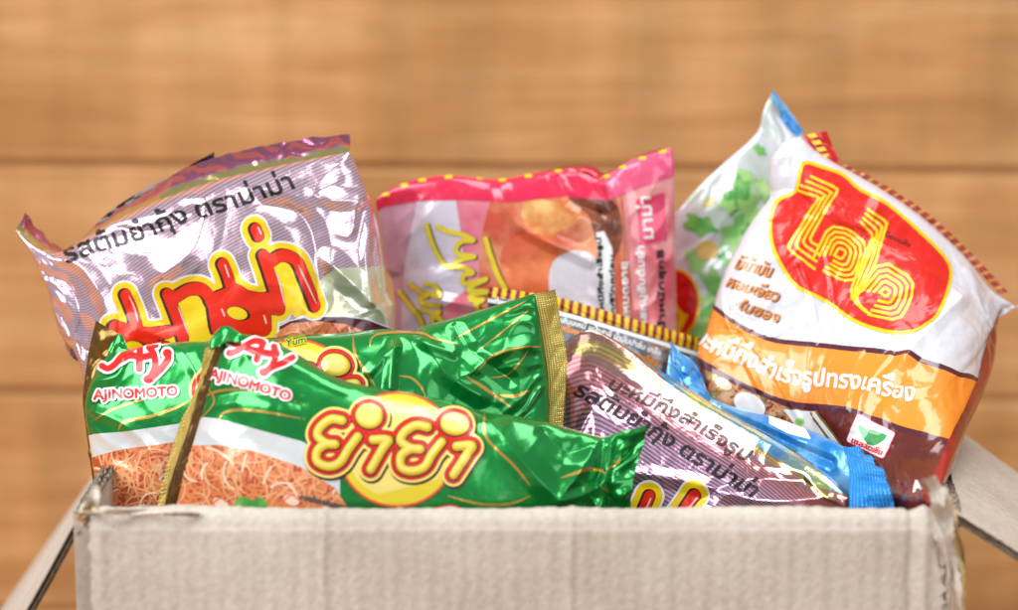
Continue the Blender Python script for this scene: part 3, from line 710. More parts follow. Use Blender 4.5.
# --- logo of the green packets, traced once on the front packet: (fill, box of its outlines)
def yam_strokes(f=lambda p: p):
    z = lambda l: [f(q) for q in zc(l, 290, 370, 4.067)]
    fill = stroke([z([(212, 208), (168, 202), (125, 232), (112, 268), (148, 298), (184, 302)]), z([(150, 300), (112, 328), (112, 372), (160, 392), (205, 374), (238, 322), (276, 272)]),
                   z([(338, 284), (400, 284), (378, 318), (328, 404)]),
                   z([(558, 234), (512, 226), (466, 252), (450, 288), (488, 316), (528, 322)]), z([(490, 320), (452, 348), (454, 396), (500, 410), (548, 392), (578, 342), (616, 294)]),
                   z([(676, 312), (738, 310), (718, 344), (664, 426)])], 4.6, 5)
    c1 = f((290 + 322 / 4.067, 370 + 190 / 4.067)); c2 = f((290 + 667 / 4.067, 370 + 224 / 4.067))
    return fill | ellipse(c1[0], c1[1], 14, 12.3, 5) | ellipse(c2[0], c2[1], 14.5, 11, 8)
def yam_logo(pk, acc, disc_c, disc_r, f=lambda p: p, lv=6):
    S = yam_strokes(f)
    d = ellipse(disc_c[0], disc_c[1], disc_r, disc_r * .97)
    pk.layer(acc, d.grow(3.0), M_DKRED, lv - 2.2); pk.layer(acc, d.grow(2.3), film("orange_rim_ink", (236, 92, 60), .2, .25, .8), lv - 1.8); pk.layer(acc, d, M_YELM, lv - 1.4)
    pk.layer(acc, d.grow(-7) & poly([(disc_c[0] - 80, disc_c[1] + 60), (disc_c[0] - 80, disc_c[1] - 80), (disc_c[0] + 80, disc_c[1] - 80), (disc_c[0] + 80, disc_c[1] + 20)]), M_YELP, lv - 1.0)
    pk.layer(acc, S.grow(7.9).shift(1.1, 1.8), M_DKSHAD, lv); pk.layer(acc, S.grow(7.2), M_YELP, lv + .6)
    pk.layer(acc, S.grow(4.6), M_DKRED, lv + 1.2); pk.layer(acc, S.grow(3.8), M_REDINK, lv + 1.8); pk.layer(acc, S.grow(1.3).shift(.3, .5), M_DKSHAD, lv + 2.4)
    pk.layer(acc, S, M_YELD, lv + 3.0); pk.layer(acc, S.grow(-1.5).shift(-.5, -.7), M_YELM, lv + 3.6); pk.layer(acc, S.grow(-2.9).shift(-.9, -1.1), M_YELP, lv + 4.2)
def aj(pk, acc, strokes_, dots, body, base, size, lv=6, r=3.4, wg=2.5, tb=.42):
    s = stroke(strokes_, r, 5)
    for d in dots: s = s | ellipse(*d)
    t = text(body, base, size, 0, tb)
    pk.layer(acc, s.grow(wg), M_WHITEINK, lv, 2); pk.layer(acc, s, M_REDINK, lv + 1, 2)
    b = base; off = size * .75
    pk.layer(acc, t.grow(2.0), M_WHITEINK, lv + .5, 2); pk.layer(acc, t, M_REDINK, lv + 1.5, 3)

# ------------------------------------------------------------------ C: green packet in front
def packet_front_green():
    pk = Packet(top=[(226, 338, .050), (244, 334, .050), (268, 341, .048), (292, 351, .046), (327, 373, .044), (352, 383, .043), (384, 389, .043), (440, 399, .043), (480, 411, .043), (520, 417, .043), (557, 425, .043), (590, 434, .043), (607, 437, .042), (625, 430, .04)],
                bot=[(156, 640, .040), (300, 640, .040), (620, 640, .040)], left=[(226, 338, .050), (211, 380, .048), (197, 430, .046), (177, 505, .042), (156, 640, .040)],
                right=[(625, 430, .040), (622, 450, .038), (618, 480, .036), (616, 520, .036), (620, 640, .040)], bulge=.021, seed=7, crumple=.75, flat=.9, pinch=(.5, 1.0), pinch_n=7, pu=.4,
                folds=[([(485, 418), (515, 452), (553, 492), (566, 489), (600, 441)], 17, 3.2), ([(545, 432), (566, 452), (592, 446)], 12, -2.2), ([(604, 436), (598, 470), (590, 515)], 9, -3.0),
                       ([(560, 500), (590, 492), (612, 475)], 9, 2.0), ([(258, 352), (300, 366), (345, 384)], 13, 1.6), ([(205, 398), (250, 392), (300, 404)], 10, -1.1)], seals=(0, .02, 0, 0))
    root = empty('noodle_packet', 'frontmost green packet with big yellow and red logo, leaning on the front flap', 'noodle packet', pk.anchor(), GRP)
    acc = wrap(pk, root, M_GREEN)
    pk.layer(acc, poly([(188, 419), (200, 417), (219, 419), (252, 428), (301, 441), (340, 460), (340, 500), (140, 500), (170, 440)]), M_PALEW, 1)
    for pth, rr in (([(196, 404), (203, 398), (219, 391), (245, 390), (268, 394), (308, 405)], 1.3), ([(219, 420), (224, 413), (240, 410), (268, 412), (308, 420)], 1.5), ([(485, 411), (486, 437), (514, 465), (532, 487)], 1.5),
                    ([(445, 495), (479, 504), (510, 504), (532, 495)], 1.5), ([(560, 478), (589, 469), (606, 474)], 1.7), ([(600, 486), (612, 492), (622, 489)], 1.5), ([(606, 470), (618, 462), (628, 450)], 1.5), ([(200, 420), (214, 402), (206, 385)], 1.0)):
        pk.layer(acc, stroke([pth], rr, 6, True), M_GOLD, 1.5)
    acc.build('wrapper', root)
    pic = Acc(); reg = poly([(160, 452), (186, 446), (219, 445), (252, 451), (301, 467), (335, 488), (356, 520), (360, 640), (130, 640)], 0)
    pk.layer(pic, reg, M_NB, 2); noodles(pk, pic, reg, (160, 448, 350, 530), 11, 190, 3)
    pk.layer(pic, poly([(234, 505), (243, 496), (252, 500), (262, 497), (268, 506), (262, 514), (266, 524), (246, 530), (240, 520)], 4), M_LEAF, 6)
    for sx, sy in ((196, 511), (221, 503), (292, 500)): pk.layer(pic, ellipse(sx, sy, 8, 5, 20), M_N4, 5.6); pk.layer(pic, stroke([[(sx - 7, sy), (sx, sy - 5), (sx + 7, sy)]], .9, 4), film("shrimp_pink_ink", (232, 128, 110), .1, .3, .7), 6)
    pk.layer(pic, text("ภาพเพื่อการโฆษณาเท่านั้น", [(300, 499), (355, 512)], 4.0, 0, .3), M_GREYT, 6.5, 2)
    pic.build('noodle_picture', root)
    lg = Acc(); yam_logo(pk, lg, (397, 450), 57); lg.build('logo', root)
    bd = Acc(); z = lambda l: zc(l, 200, 320, 6.1)
    aj(pk, bd, [z([(185, 205), (225, 195), (270, 165), (330, 135), (375, 140)]), z([(185, 130), (215, 150), (262, 168)]), z([(385, 150), (368, 200), (352, 245)]), z([(262, 168), (340, 190), (400, 205), (470, 212)]),
                z([(450, 170), (466, 225), (440, 282), (392, 325)]), z([(562, 235), (510, 262), (445, 288), (395, 325)])], [(200 + 190 / 6.1, 320 + 205 / 6.1, 4, 3.6), (200 + 392 / 6.1, 320 + 322 / 6.1, 5, 4)],
       "AJINOMOTO", [(210, 378), (245, 387), (289, 401)], 7.4, r=3.0)
    bd.build('brand_mark', root); bd = Acc()
    pk.layer(bd, poly([(424, 514), (438, 508), (456, 507), (468, 520), (420, 522)], 3).grow(1.6), M_REDINK, 4); pk.layer(bd, poly([(424, 514), (438, 508), (456, 507), (468, 520), (420, 522)], 3), M_WHITEINK, 5)
    bd.build('badge', root)
    s = Acc(); strip([pt(218, 342, .0495), pt(204, 380, .0482), pt(188, 430, .0462), pt(165, 505, .0422), pt(146, 640, .040)], [pt(205, 347, .049), pt(198, 385, .050), pt(178, 430, .049), pt(158, 505, .046), pt(136, 640, .043)], 12, M_GOLDSEAL, s, seed=4, wob=.0006, zig=.0006)
    s.build('end_seal', root)
    s = Acc(); strip([pt(225, 342, .0495), pt(210.5, 381, .0475), pt(196.5, 431, .0455), pt(176.5, 506, .0415), pt(156, 640, .039)], [pt(217, 341, .050), pt(203, 380, .0485), pt(187, 430, .0465), pt(164, 505, .0425), pt(145, 640, .0405)], 8, film("bronze_film", (112, 78, 38), .7, .3, .4, .4), s, seed=9, wob=.0004)
    s.build('seal_fold', root)
    s = Acc(); strip([pt(606, 437, .0425), pt(606, 455, .040), pt(600, 478, .037), pt(604, 530, .036)], [pt(647, 424, .040), pt(643, 446, .040), pt(633, 480, .037), pt(628, 530, .036)], 26, M_GREEN, s, seed=6, wob=.0028)
    s.build('end_fold', root)
    s = Acc(); strip([pt(211, 345, .052), pt(217, 330, .052), pt(228, 326, .051), pt(240, 333, .050)], [pt(212, 352, .047), pt(222, 345, .046), pt(232, 344, .045), pt(243, 346, .045)], 12, M_GREEN, s, seed=3, wob=.0015)
    s.build('corner_fold', root)
packet_front_green()

# ------------------------------------------------------------------ B: green packet behind it
def packet_rear_green():
    pk = Packet(top=[(112, 350, .082), (125, 352, .080), (148, 346, .079), (180, 342, .078), (206, 341, .078), (255, 339, .078), (300, 335, .078), (345, 333, .078), (385, 329, .078), (412, 331, .079), (425, 325, .080), (450, 319, .081), (480, 310, .082), (510, 301, .082), (536, 293, .081)],
                bot=[(96, 600, .060), (300, 600, .060), (548, 470, .070)], left=[(112, 350, .082), (96, 372, .080), (86, 405, .078), (92, 450, .074), (100, 515, .068), (96, 600, .060)],
                right=[(536, 293, .081), (541, 330, .079), (548, 380, .077), (549, 416, .075), (548, 470, .070)], bulge=.020, seed=23, crumple=1.0, flat=.5, pinch=(.7, 1.4), pinch_n=8, pu=.45,
                folds=[([(412, 331), (425, 342), (452, 352)], 9, 2.2), ([(394, 345), (392, 365), (390, 388)], 8, 2.6), ([(370, 372), (388, 352), (395, 346)], 7, 1.5), ([(470, 372), (500, 352), (530, 345)], 12, 2.4), ([(455, 325), (470, 350), (510, 380)], 10, -2.2),
                       ([(425, 340), (445, 372), (480, 395)], 14, 1.8), ([(180, 345), (196, 372), (200, 402)], 9, 1.4), ([(96, 412), (125, 425), (152, 452), (165, 500)], 8, 1.2), ([(128, 350), (118, 375), (98, 380)], 9, 1.6)])
    root = empty('noodle_packet', 'green packet behind the frontmost one, with upright gold seal at its right end', 'noodle packet', pk.anchor(), GRP)
    acc = wrap(pk, root, M_GREEN)
    pk.layer(acc, poly([(84, 437), (94, 434), (121, 432), (150, 428), (190, 422), (190, 600), (80, 600)]), M_PALEW, 1)
    for pth, rr in (([(90, 423), (114, 409), (142, 400), (160, 395)], 1.0), ([(119, 430), (125, 422), (149, 417), (176, 408), (190, 400)], 1.5), ([(353, 337), (354, 348), (357, 359), (368, 374), (376, 388)], 1.7), ([(370, 350), (372, 338), (387, 333), (420, 333), (435, 339), (462, 345)], 1.3),
                    ([(398, 376), (411, 378), (421, 387), (426, 398)], 1.3), ([(455, 339), (490, 320), (528, 300)], 1.2), ([(479, 350), (506, 329), (530, 309)], .9), ([(475, 374), (494, 355), (522, 347), (541, 347)], 1.3), ([(466, 376), (487, 390), (512, 408)], 1.9),
                    ([(488, 378), (506, 376), (520, 362), (528, 350)], 1.1), ([(498, 395), (516, 396), (530, 390)], 1.8)):
        pk.layer(acc, stroke([pth], rr, 6, True), M_GOLD, 1.5)
    acc.build('wrapper', root)
    pic = Acc(); reg = poly([(80, 462), (97, 456), (115, 451), (132, 448), (190, 440), (190, 600), (80, 600)])
    pk.layer(pic, reg, M_NB, 2); noodles(pk, pic, reg, (92, 450, 180, 520), 31, 100, 3); pic.build('noodle_picture', root)
    lg = Acc()
    c0 = np.array((454., 425.)); a = math.radians(-7)
    def f(p): d = np.array(p) - c0; return (336 + d[0] * math.cos(a) - d[1] * math.sin(a), 365 + d[0] * math.sin(a) + d[1] * math.cos(a))
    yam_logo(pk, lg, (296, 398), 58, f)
    pk.layer(lg, text("Yum Yum", [(262, 353), (306, 344)], 5.2, .2, .9), M_YELM, 10, 2); pk.layer(lg, text("Yum Yum", [(262, 353), (306, 344)], 5.2, .2, .2), M_GREEN, 11, 2)
    lg.build('logo', root)
    bd = Acc(); z = lambda l: zc(l, 80, 320, 6.1)
    aj(pk, bd, [z([(140, 285), (175, 300), (222, 272), (280, 212), (365, 148)]), z([(368, 150), (367, 220), (366, 300)]), z([(250, 250), (305, 220), (370, 232), (430, 222)]), z([(425, 175), (452, 215), (462, 285), (425, 365)]), z([(535, 208), (538, 245), (485, 310), (425, 365)])],
       [(80 + 535 / 6.1, 320 + 208 / 6.1, 4.4, 4.2), (80 + 420 / 6.1, 320 + 362 / 6.1, 5, 4.2), (80 + 460 / 6.1, 320 + 160 / 6.1, 3.6, 3)], "AJINOMOTO", [(95, 399.5), (137, 398), (178, 395.5)], 7.4, r=3.2)
    bd.build('brand_mark', root)
    s = Acc(); strip([pt(534, 294, .0805), pt(541, 331, .0795), pt(548, 380, .077), pt(547, 418, .075), pt(548, 470, .07)], [pt(555, 290, .078), pt(560, 320, .080), pt(567, 362, .077), pt(563, 423, .074), pt(562, 470, .07)], 24, M_GOLDSEAL, s, seed=2, wob=.0007, zig=.0005)
    s.build('end_seal', root)
    s = Acc(); strip([pt(96, 321, .086), pt(89, 350, .086), pt(84, 385, .083), pt(83, 405, .081), pt(90, 460, .077), pt(96, 520, .07), pt(92, 600, .06)], [pt(119, 334, .084), pt(108, 356, .082), pt(94, 380, .080), pt(88, 405, .078), pt(94, 450, .074), pt(102, 515, .068), pt(98, 600, .06)], 14, M_GOLDDARK, s, seed=12, wob=.0012)
    s.build('end_seal', root)
    s = Acc(); strip([pt(110, 345, .083), pt(117, 334, .084), pt(123, 336, .083), pt(128, 350, .080)], [pt(104, 366, .079), pt(112, 362, .078), pt(120, 358, .078), pt(130, 356, .078)], 14, M_GREEN, s, seed=5, wob=.001)
    s.build('corner_fold', root)
packet_rear_green()

# ------------------------------------------------------------------ A: mauve foil packet with the big red and yellow logo, left
def packet_mauve():
    pk = Packet(top=[(15, 229, .128), (36, 246, .128), (60, 252, .128), (82, 240, .128), (105, 226, .128), (130, 213, .128), (157, 201, .128), (200, 185, .129), (240, 174, .129), (300, 161, .13), (349, 152, .13)],
                bot=[(110, 620, .110), (250, 600, .110), (396, 560, .110)], left=[(15, 229, .128), (43, 277, .127), (59, 332, .125), (79, 362, .122), (92, 450, .118), (110, 620, .110)],
                right=[(349, 152, .130), (361, 175, .130), (370, 200, .130), (380, 236, .13), (387, 293, .128), (395, 330, .126), (396, 560, .110)], bulge=.022, seed=41, crumple=.95, flat=.25, pinch=(1.6, .9), pinch_n=6, pu=.45, pv=.45,
                folds=[([(205, 200), (196, 245), (165, 272)], 22, 2.4), ([(60, 256), (84, 268), (104, 300), (108, 340)], 12, 3.0), ([(105, 226), (150, 232), (190, 215)], 14, -2.4), ([(347, 158), (322, 178), (318, 196), (372, 200)], 12, 1.5),
                       ([(330, 262), (350, 280), (392, 322)], 16, 2.6), ([(262, 205), (300, 215), (316, 250), (318, 300)], 16, -2.6), ([(43, 277), (70, 290), (90, 350)], 12, -2.2), ([(372, 215), (366, 250), (372, 300)], 8, 2.0)])
    root = empty('noodle_packet', 'mauve foil packet at the left with chunky red and yellow lettering', 'noodle packet', pk.anchor(), GRP)
    acc = wrap(pk, root, M_MAMA)
    pale = film("pale_green_foil_ink", (232, 236, 212), .55, .2, .8, .3, rgb2=(214, 214, 170), vscale=90)
    pk.layer(acc, poly([(318, 282), (335, 268), (378, 266), (400, 270), (405, 330), (396, 420), (300, 420), (270, 340), (322, 318)]), pale, 1)
    acc.build('wrapper', root)
    pic = Acc(); bowl = poly([(262, 352), (272, 330), (290, 321), (318, 315), (322, 317), (345, 317), (368, 320), (396, 331), (400, 380), (262, 380)])
    pk.layer(pic, bowl.grow(1.2), M_WHITEINK, 1.6); pk.layer(pic, bowl, M_PURPLE, 2)
    reg = poly([(268, 352), (276, 332), (292, 323), (315, 321), (345, 324), (372, 334), (380, 352), (378, 380), (268, 380)])
    pk.layer(pic, reg, M_NB, 2.6); noodles(pk, pic, reg, (268, 322, 376, 350), 5, 26, 3.2); pic.build('noodle_picture', root)
    z1 = lambda l: zc(l, 90, 210, 4.357); z2 = lambda l: zc(l, 200, 200, 4.067)
    S = stroke([z1([(152, 370), (176, 430), (196, 490), (215, 560)]), z1([(105, 505), (150, 520), (250, 540), (340, 530)]), z1([(335, 365), (360, 430), (385, 500), (402, 560)]), z1([(375, 375), (430, 345), (490, 350), (530, 410), (560, 500)]),
                z1([(120, 540), (230, 590), (330, 600)]), z1([(575, 235), (592, 275), (606, 320)]), z1([(520, 395), (580, 370), (640, 350), (700, 400)]), z1([(550, 500), (600, 520), (700, 530)]), z1([(705, 380), (720, 470), (725, 530)])], 6.4, 5)
    S = S | stroke([z2([(150, 380), (240, 400), (300, 395)]), z2([(252, 225), (285, 320), (320, 430)]), z2([(285, 250), (330, 225), (385, 245), (420, 320), (462, 432)]), z2([(222, 118), (234, 145)]), z2([(250, 400), (262, 470), (264, 520)]), z2([(130, 500), (200, 525), (262, 525)]), z2([(55, 400), (80, 470), (110, 510)]), z2([(240, 430), (320, 442)])], 6.2, 5)
    S = S | poly(z2([(20, 400), (140, 390), (270, 400), (285, 520), (200, 545), (40, 545)]))
    hole = ellipse(200 + 152 / 4.067, 200 + 460 / 4.067, 10.5, 6.2, 15); hole2 = poly(z1([(408, 408), (440, 388), (466, 420), (530, 560), (446, 562)]), 3); hole3 = poly(z2([(335, 285), (358, 278), (400, 390), (418, 440), (378, 438)]), 3); hole4 = ellipse(90 + 195 / 4.357, 210 + 590 / 4.357, 9, 4.5, 10)
    hl = hole | hole2 | hole3 | hole4; S = S.grow(.7)
    lg = Acc()
    pk.layer(lg, S.grow(7.6), M_WHITEINK, 3); pk.layer(lg, (S | hole2 | hole3).grow(5.6), M_YEL, 4); pk.layer(lg, S.cut(hl), M_DKSHAD, 5)
    pk.layer(lg, (S.cut(hl).shift(2.6, .4) & S.cut(hl)).grow(-.5), M_REDHOT, 6)
    pk.layer(lg, stroke([z1([(172, 372), (195, 430), (212, 490)]), z1([(385, 420), (408, 480), (432, 548)]), z1([(590, 240), (606, 290)]), z2([(308, 290), (328, 350), (346, 430)]), z2([(400, 265), (432, 340), (470, 425)]), z2([(236, 112), (248, 138)]), z2([(90, 445), (100, 470)]), z2([(262, 470), (270, 500)])], .85, 4, True), M_PINKHI, 7, 2)
    lg.build('logo', root)
    tx = Acc(); t = text("รสต้มยำกุ้ง ตราม่าม่า", [(68, 262), (102, 251), (145, 238), (190, 221), (244, 205), (295, 188)], 13.5, -.12, .5)
    pk.layer(tx, t, M_BLACK, 4, 2); tx.build('lettering', root)
    s = Acc(); strip([pt(66, 252, .1285), pt(105, 227, .1285), pt(157, 202, .1285), pt(200, 186, .1295), pt(240, 175, .1295), pt(300, 162, .1305), pt(349, 153, .1305)],
                     [pt(78, 246, .140), pt(97, 228, .142), pt(140, 196, .142), pt(180, 172, .142), pt(214, 158, .142), pt(275, 144, .142), pt(350, 134, .142)], 44, M_IRIDT, s, seed=8, wob=.0009)
    s.build('top_seal', root)
    s = Acc(); strip([pt(66, 254, .143), pt(84, 243, .143), pt(112, 220, .144), pt(140, 199, .144), pt(168, 182, .144)], [pt(66, 250, .144), pt(82, 239, .144), pt(108, 213, .145), pt(136, 194, .145), pt(168, 177, .145)], 6, M_DARKFILM, s, seed=18, wob=.0003); s.build('back_film', root)
    s = Acc(); strip([pt(16, 231, .1282), pt(38, 247, .1282), pt(62, 256, .1282)], [pt(25, 213, .136), pt(41, 234, .140), pt(62, 250, .141)], 20, M_IRIDT, s, seed=15, wob=.0012); s.build('corner_fold', root)
    s = Acc(); strip([pt(150, 200, .146), pt(180, 182, .146), pt(214, 168, .146)], [pt(160, 186, .147), pt(190, 166, .147), pt(214, 152, .147)], 12, M_DARKFILM, s, seed=16, wob=.0008); s.build('corner_fold', root)
packet_mauve()

# ------------------------------------------------------------------ F: plum lined foil packet, front right
def packet_plum():
    pk = Packet(top=[(566, 342, .098), (590, 330, .104), (622, 344, .104), (665, 374, .10), (712, 404, .092), (760, 432, .082), (810, 464, .062), (848, 498, .045)],
                bot=[(572, 640, .070), (700, 640, .062), (846, 640, .045)], left=[(566, 342, .098), (563, 380, .096), (563, 430, .09), (568, 520, .08), (572, 640, .07)],
                right=[(848, 498, .045), (852, 530, .045), (846, 640, .045)], bulge=.017, bmod=lambda u, v: 1 - .75 * (1 - sstep(u, .0, .35)) * (1 - sstep(v, .0, .4)), seed=57, crumple=.75, flat=.3, pinch=(.8, .9), pinch_n=6, pu=.4, pv=.5,
                folds=[([(600, 470), (680, 480), (760, 500), (830, 497)], 12, 1.8), ([(700, 500), (740, 480), (800, 482)], 11, -1.5)])
    root = empty('noodle_packet', 'pink lined foil packet at the front with two slanting rows of black lettering', 'noodle packet', pk.anchor(), GRP)
    acc = wrap(pk, root, M_MAMA2)
    pk.layer(acc, poly([(560, 352), (566, 341), (590, 326), (622, 340), (670, 370), (712, 398), (760, 424), (812, 458), (856, 498), (830, 500), (790, 484), (740, 452), (690, 420), (640, 388), (600, 366), (572, 352)]), M_IRID, 1)
    pk.layer(acc, poly([(650, 362), (712, 400), (762, 428), (812, 458), (852, 496), (820, 488), (770, 455), (715, 418), (668, 384)]), film("sky_blue_foil_ink", (60, 150, 220), .8, .18, .7, .2, rgb2=(190, 200, 120), vscale=40), 1.6)
    acc.build('wrapper', root)
    tx = Acc()
    pk.layer(tx, text("บะหมี่กึ่งสำเร็จรูป", [(607, 388), (645, 405), (690, 427), (744, 461)], 9.8, .25, .35), film("brown_black_ink", (62, 36, 30), .2, .3, .6), 4, 2)
    tx.build('lettering', root); tx = Acc()
    pk.layer(tx, text("รสต้มยำกุ้ง ตราม่าม่า", [(573, 394), (605, 411), (636, 428), (676, 452), (712, 474), (752, 498)], 11.5, .2, .5), M_BLACK, 4, 3)
    tx.build('lettering', root)
    lg = Acc()
    S = stroke([[(641, 515), (649, 496)], [(681, 514), (694, 495)], [(610, 540), (720, 560)]], 6.4, 1)
    pk.layer(lg, S.grow(9.4), M_WHITEINK, 3); pk.layer(lg, S.grow(7.2), M_YEL, 4); pk.layer(lg, S.grow(.6), M_DKSHAD, 5); pk.layer(lg, (S.shift(1.2, .6) & S).grow(-.4), M_REDHOT, 6)
    pk.layer(lg, stroke([[(687, 512), (697, 497)], [(644, 514), (651, 499)]], .9, 1), M_PINKHI, 7, 2)
    lg.build('logo', root)
packet_plum()

# ------------------------------------------------------------------ G: packet with the blue seal, behind the plum one
def packet_blue():
    pk = Packet(top=[(670, 352, .118), (690, 366, .118), (702, 384, .117), (712, 398, .116), (738, 408, .106), (770, 416, .094), (808, 430, .078), (846, 448, .06), (872, 470, .055), (893, 492, .045)],
                bot=[(655, 470, .105), (740, 560, .08), (880, 640, .05)], left=[(670, 352, .118), (662, 400, .112), (655, 470, .105)], right=[(893, 492, .045), (896, 520, .044), (880, 640, .05)],
                bulge=.008, seed=71, crumple=.7, flat=.2, pinch=(.8, 1.2), pinch_n=7,
                folds=[([(690, 385), (740, 412), (800, 440)], 8, 1.6), ([(720, 408), (760, 430), (830, 462)], 7, -1.6)])
    root = empty('noodle_packet', 'blue edged packet squeezed between the plum foil packet and the white and orange one', 'noodle packet', pk.anchor(), GRP)
    acc = wrap(pk, root, M_BLUE)
    pk.layer(acc, poly([(768, 413), (800, 422), (806, 430), (812, 440), (790, 434), (770, 424)]), M_WHITEINK, 1)
    pk.layer(acc, poly([(754, 428), (775, 440), (779, 448), (762, 440)]), M_DKSHAD, 1)
    pk.layer(acc, poly([(690, 398), (730, 418), (800, 452), (780, 450), (720, 424)]), film("aqua_foil_ink", (90, 190, 220), .8, .15, .8, .2), 1.5)
    acc.build('wrapper', root)
    s = Acc(); strip([pt(670, 341, .1185), pt(680, 352, .1185), pt(694, 362, .1185), (pt(703, 378, .1185)), pt(706, 392, .117)], [pt(672, 360, .116), pt(682, 372, .116), pt(692, 380, .116), pt(699, 388, .116), pt(702, 397, .115)], 12, M_BLUE, s, seed=31, wob=.0015); s.build('top_seal', root)
    s = Acc(); strip([pt(844, 446, .050), pt(849, 470, .040), pt(849, 498, .034), pt(849, 540, .03)], [pt(868, 458, .050), pt(884, 478, .038), pt(893, 498, .028), pt(897, 540, .026)], 40, M_BLUESEAL, s, seed=32, wob=.0022, zig=.0006); s.build('end_seal', root)
packet_blue()

# ------------------------------------------------------------------ H: white, orange and brown packet, right
def packet_white():
    pk = Packet(top=[(783, 143, .150), (800, 137, .150), (815, 150, .150), (840, 166, .150), (871, 183, .150), (920, 215, .148), (965, 256, .146), (990, 288, .145), (1012, 304, .144)], bmod=lambda u, v: (1 - .75 * sstep(u, .6, 1) * sstep(v, .35, .8)) * (1 - .55 * sstep(v, .5, .95)), fine=1.0,
                bot=[(697, 620, .135), (800, 620, .135), (870, 620, .115), (925, 620, .024)], left=[(783, 143, .150), (771, 158, .150), (769, 178, .150), (770, 197, .15), (752, 221, .148), (724, 272, .145), (705, 336, .14), (697, 358, .135), (700, 420, .125), (697, 620, .11)],
                right=[(1012, 304, .144), (998, 316, .142), (993, 358, .13), (982, 396, .105), (957, 445, .056), (937, 498, .017), (930, 515, .016), (925, 620, .022)], bulge=.026, seed=83, crumple=.8, flat=.35, pinch=(.6, .6), pinch_n=6, pu=.45, pv=.4,
                folds=[([(818, 340), (812, 300), (800, 262)], 4, .8), ([(712, 235), (722, 300), (728, 325), (760, 390)], 4, .8), ([(740, 330), (772, 372), (800, 420)], 3.5, .8), ([(838, 342), (834, 300), (826, 250)], 3.5, .7), ([(862, 352), (852, 372), (848, 410)], 4, .6), ([(890, 356), (868, 384), (855, 430)], 4, .6), ([(835, 338), (850, 300), (890, 300)], 6, .6), ([(960, 300), (930, 330), (905, 360)], 11, 1.8), ([(880, 200), (862, 225), (832, 212)], 10, 1.5), ([(970, 270), (985, 300), (992, 330)], 8, 1.8), ([(900, 380), (870, 415), (860, 500)], 14, -1.4)])
    root = empty('noodle_packet', 'white packet at the right with red oval maze emblem, orange band and brown foot', 'noodle packet', pk.anchor(), GRP)
    acc = wrap(pk, root, M_WHITEFILM)
    up = [(690, 285), (702, 295), (716, 306), (742, 324), (776, 338), (838, 345), (897, 351), (931, 361), (976, 377), (1010, 388)]
    lo = [(680, 350), (700, 358), (735, 378), (786, 400), (845, 407), (897, 424), (945, 438), (990, 452)]
    pk.layer(acc, band(up, [(660, 700), (1010, 700)]), M_PURPLE, 1)
    pk.layer(acc, band([(x, y + 5.2) for x, y in up], [(660, 700), (1010, 700)]), M_ORANGE, 1.6)
    pk.layer(acc, band(lo, [(660, 700), (1010, 700)]), M_PURPLE, 2.2); pk.layer(acc, band([(x, y + 6.5) for x, y in lo], [(660, 700), (1010, 700)]), M_BROWN, 2.8)
    pk.layer(acc, poly([(1030, 300), (1000, 310), (986, 340), (978, 378), (968, 400), (948, 440), (934, 470), (924, 510), (905, 620), (960, 640), (1040, 400)]), film("crimson_ink", (170, 24, 32), .2, .22, .8, .3, rgb2=(120, 14, 24)), 3.6)
    acc.build('wrapper', root)
    em = Acc(); E_ = poly([(804, 163), (824, 168), (843, 175), (860, 190), (887, 204), (925, 237), (949, 264), (948, 288), (938, 314), (928, 325), (902, 334), (878, 330), (851, 319), (828, 302), (798, 287), (784, 269), (773, 246), (771, 219), (778, 201), (795, 192), (799, 180)], 3)
    pk.layer(em, E_.grow(1.9), M_YEL, 3, 1); pk.layer(em, E_.grow(-1.6), film("emblem_red_ink", (226, 30, 16), .1, .3, .4, .3), 4)
    z = lambda l: zc(l, 760, 160, 3.39)
    L = []
    for k in range(4): L.append(z([(172 - 16 * k, 56 + 15 * k), (262 - 18 * k, 97 + 11 * k), (258 - 22 * k, 112 + 8 * k), (168 - 24 * k, 262 + 10 * k), (172 - 22 * k, 280 + 10 * k), (200 - 5 * k, 292 + 26 * k)]))
    def ring(cx, cy, r, a0, cut=0, sx=1.0):
        p = []
        for i in range(5 - cut): t = math.radians(a0 + 90 * i); p.append((cx + r * math.cos(t) * sx, cy + r * math.sin(t)))
        return p
    cx, cy = 272, 318
    for k in range(5):
        r = 22 + 19 * k; h = r * .95
        if k < 1: p = [(cx - h, cy + 6), (cx - 4, cy - h), (cx + h, cy - 6), (cx + 4, cy + h), (cx - h, cy + 6)]
        else: p = [(cx - h * .95, cy + h * .1), (cx - h * .42, cy - h), (cx + h * .35, cy - h * .9), (cx + h * 1.0, cy - h * .25), (cx + h * .62, cy + h * .95), (cx + h * .1, cy + h), (cx - h * .6, cy + h * .62)]
        L.append(z(p))
    for k in range(4): L.append(z([(366 - 8 * k, 168 + 14 * k), (430 - 17 * k, 212 + 12 * k), (424 - 14 * k, 232 + 12 * k), (388 - 17 * k, 360), (340 - 12 * k, 455 + 2 * k), (322 + 10 * k, 470 + 14 * k), (332 + 14 * k, 492 + 10 * k)]))
    cx, cy = 424, 452
    for k in range(5):
        r = 18 + 21 * k; h = r
        if k < 1: p = [(cx - h, cy), (cx, cy - h), (cx + h, cy - 2), (cx + 4, cy + h), (cx - h, cy)]
        else: p = [(cx - h * .95, cy - h * .05), (cx - h * .1, cy - h * 1.08), (cx + h * .93, cy - h * .45), (cx + h * .85, cy + h * .25), (cx + h * .45, cy + h * .95), (cx - h * .55, cy + h * .72)]
        L.append(z(p))
    pk.layer(em, stroke([chaikin(p, 1) for p in L], 1.35, 1), M_YEL, 5.5, 2)
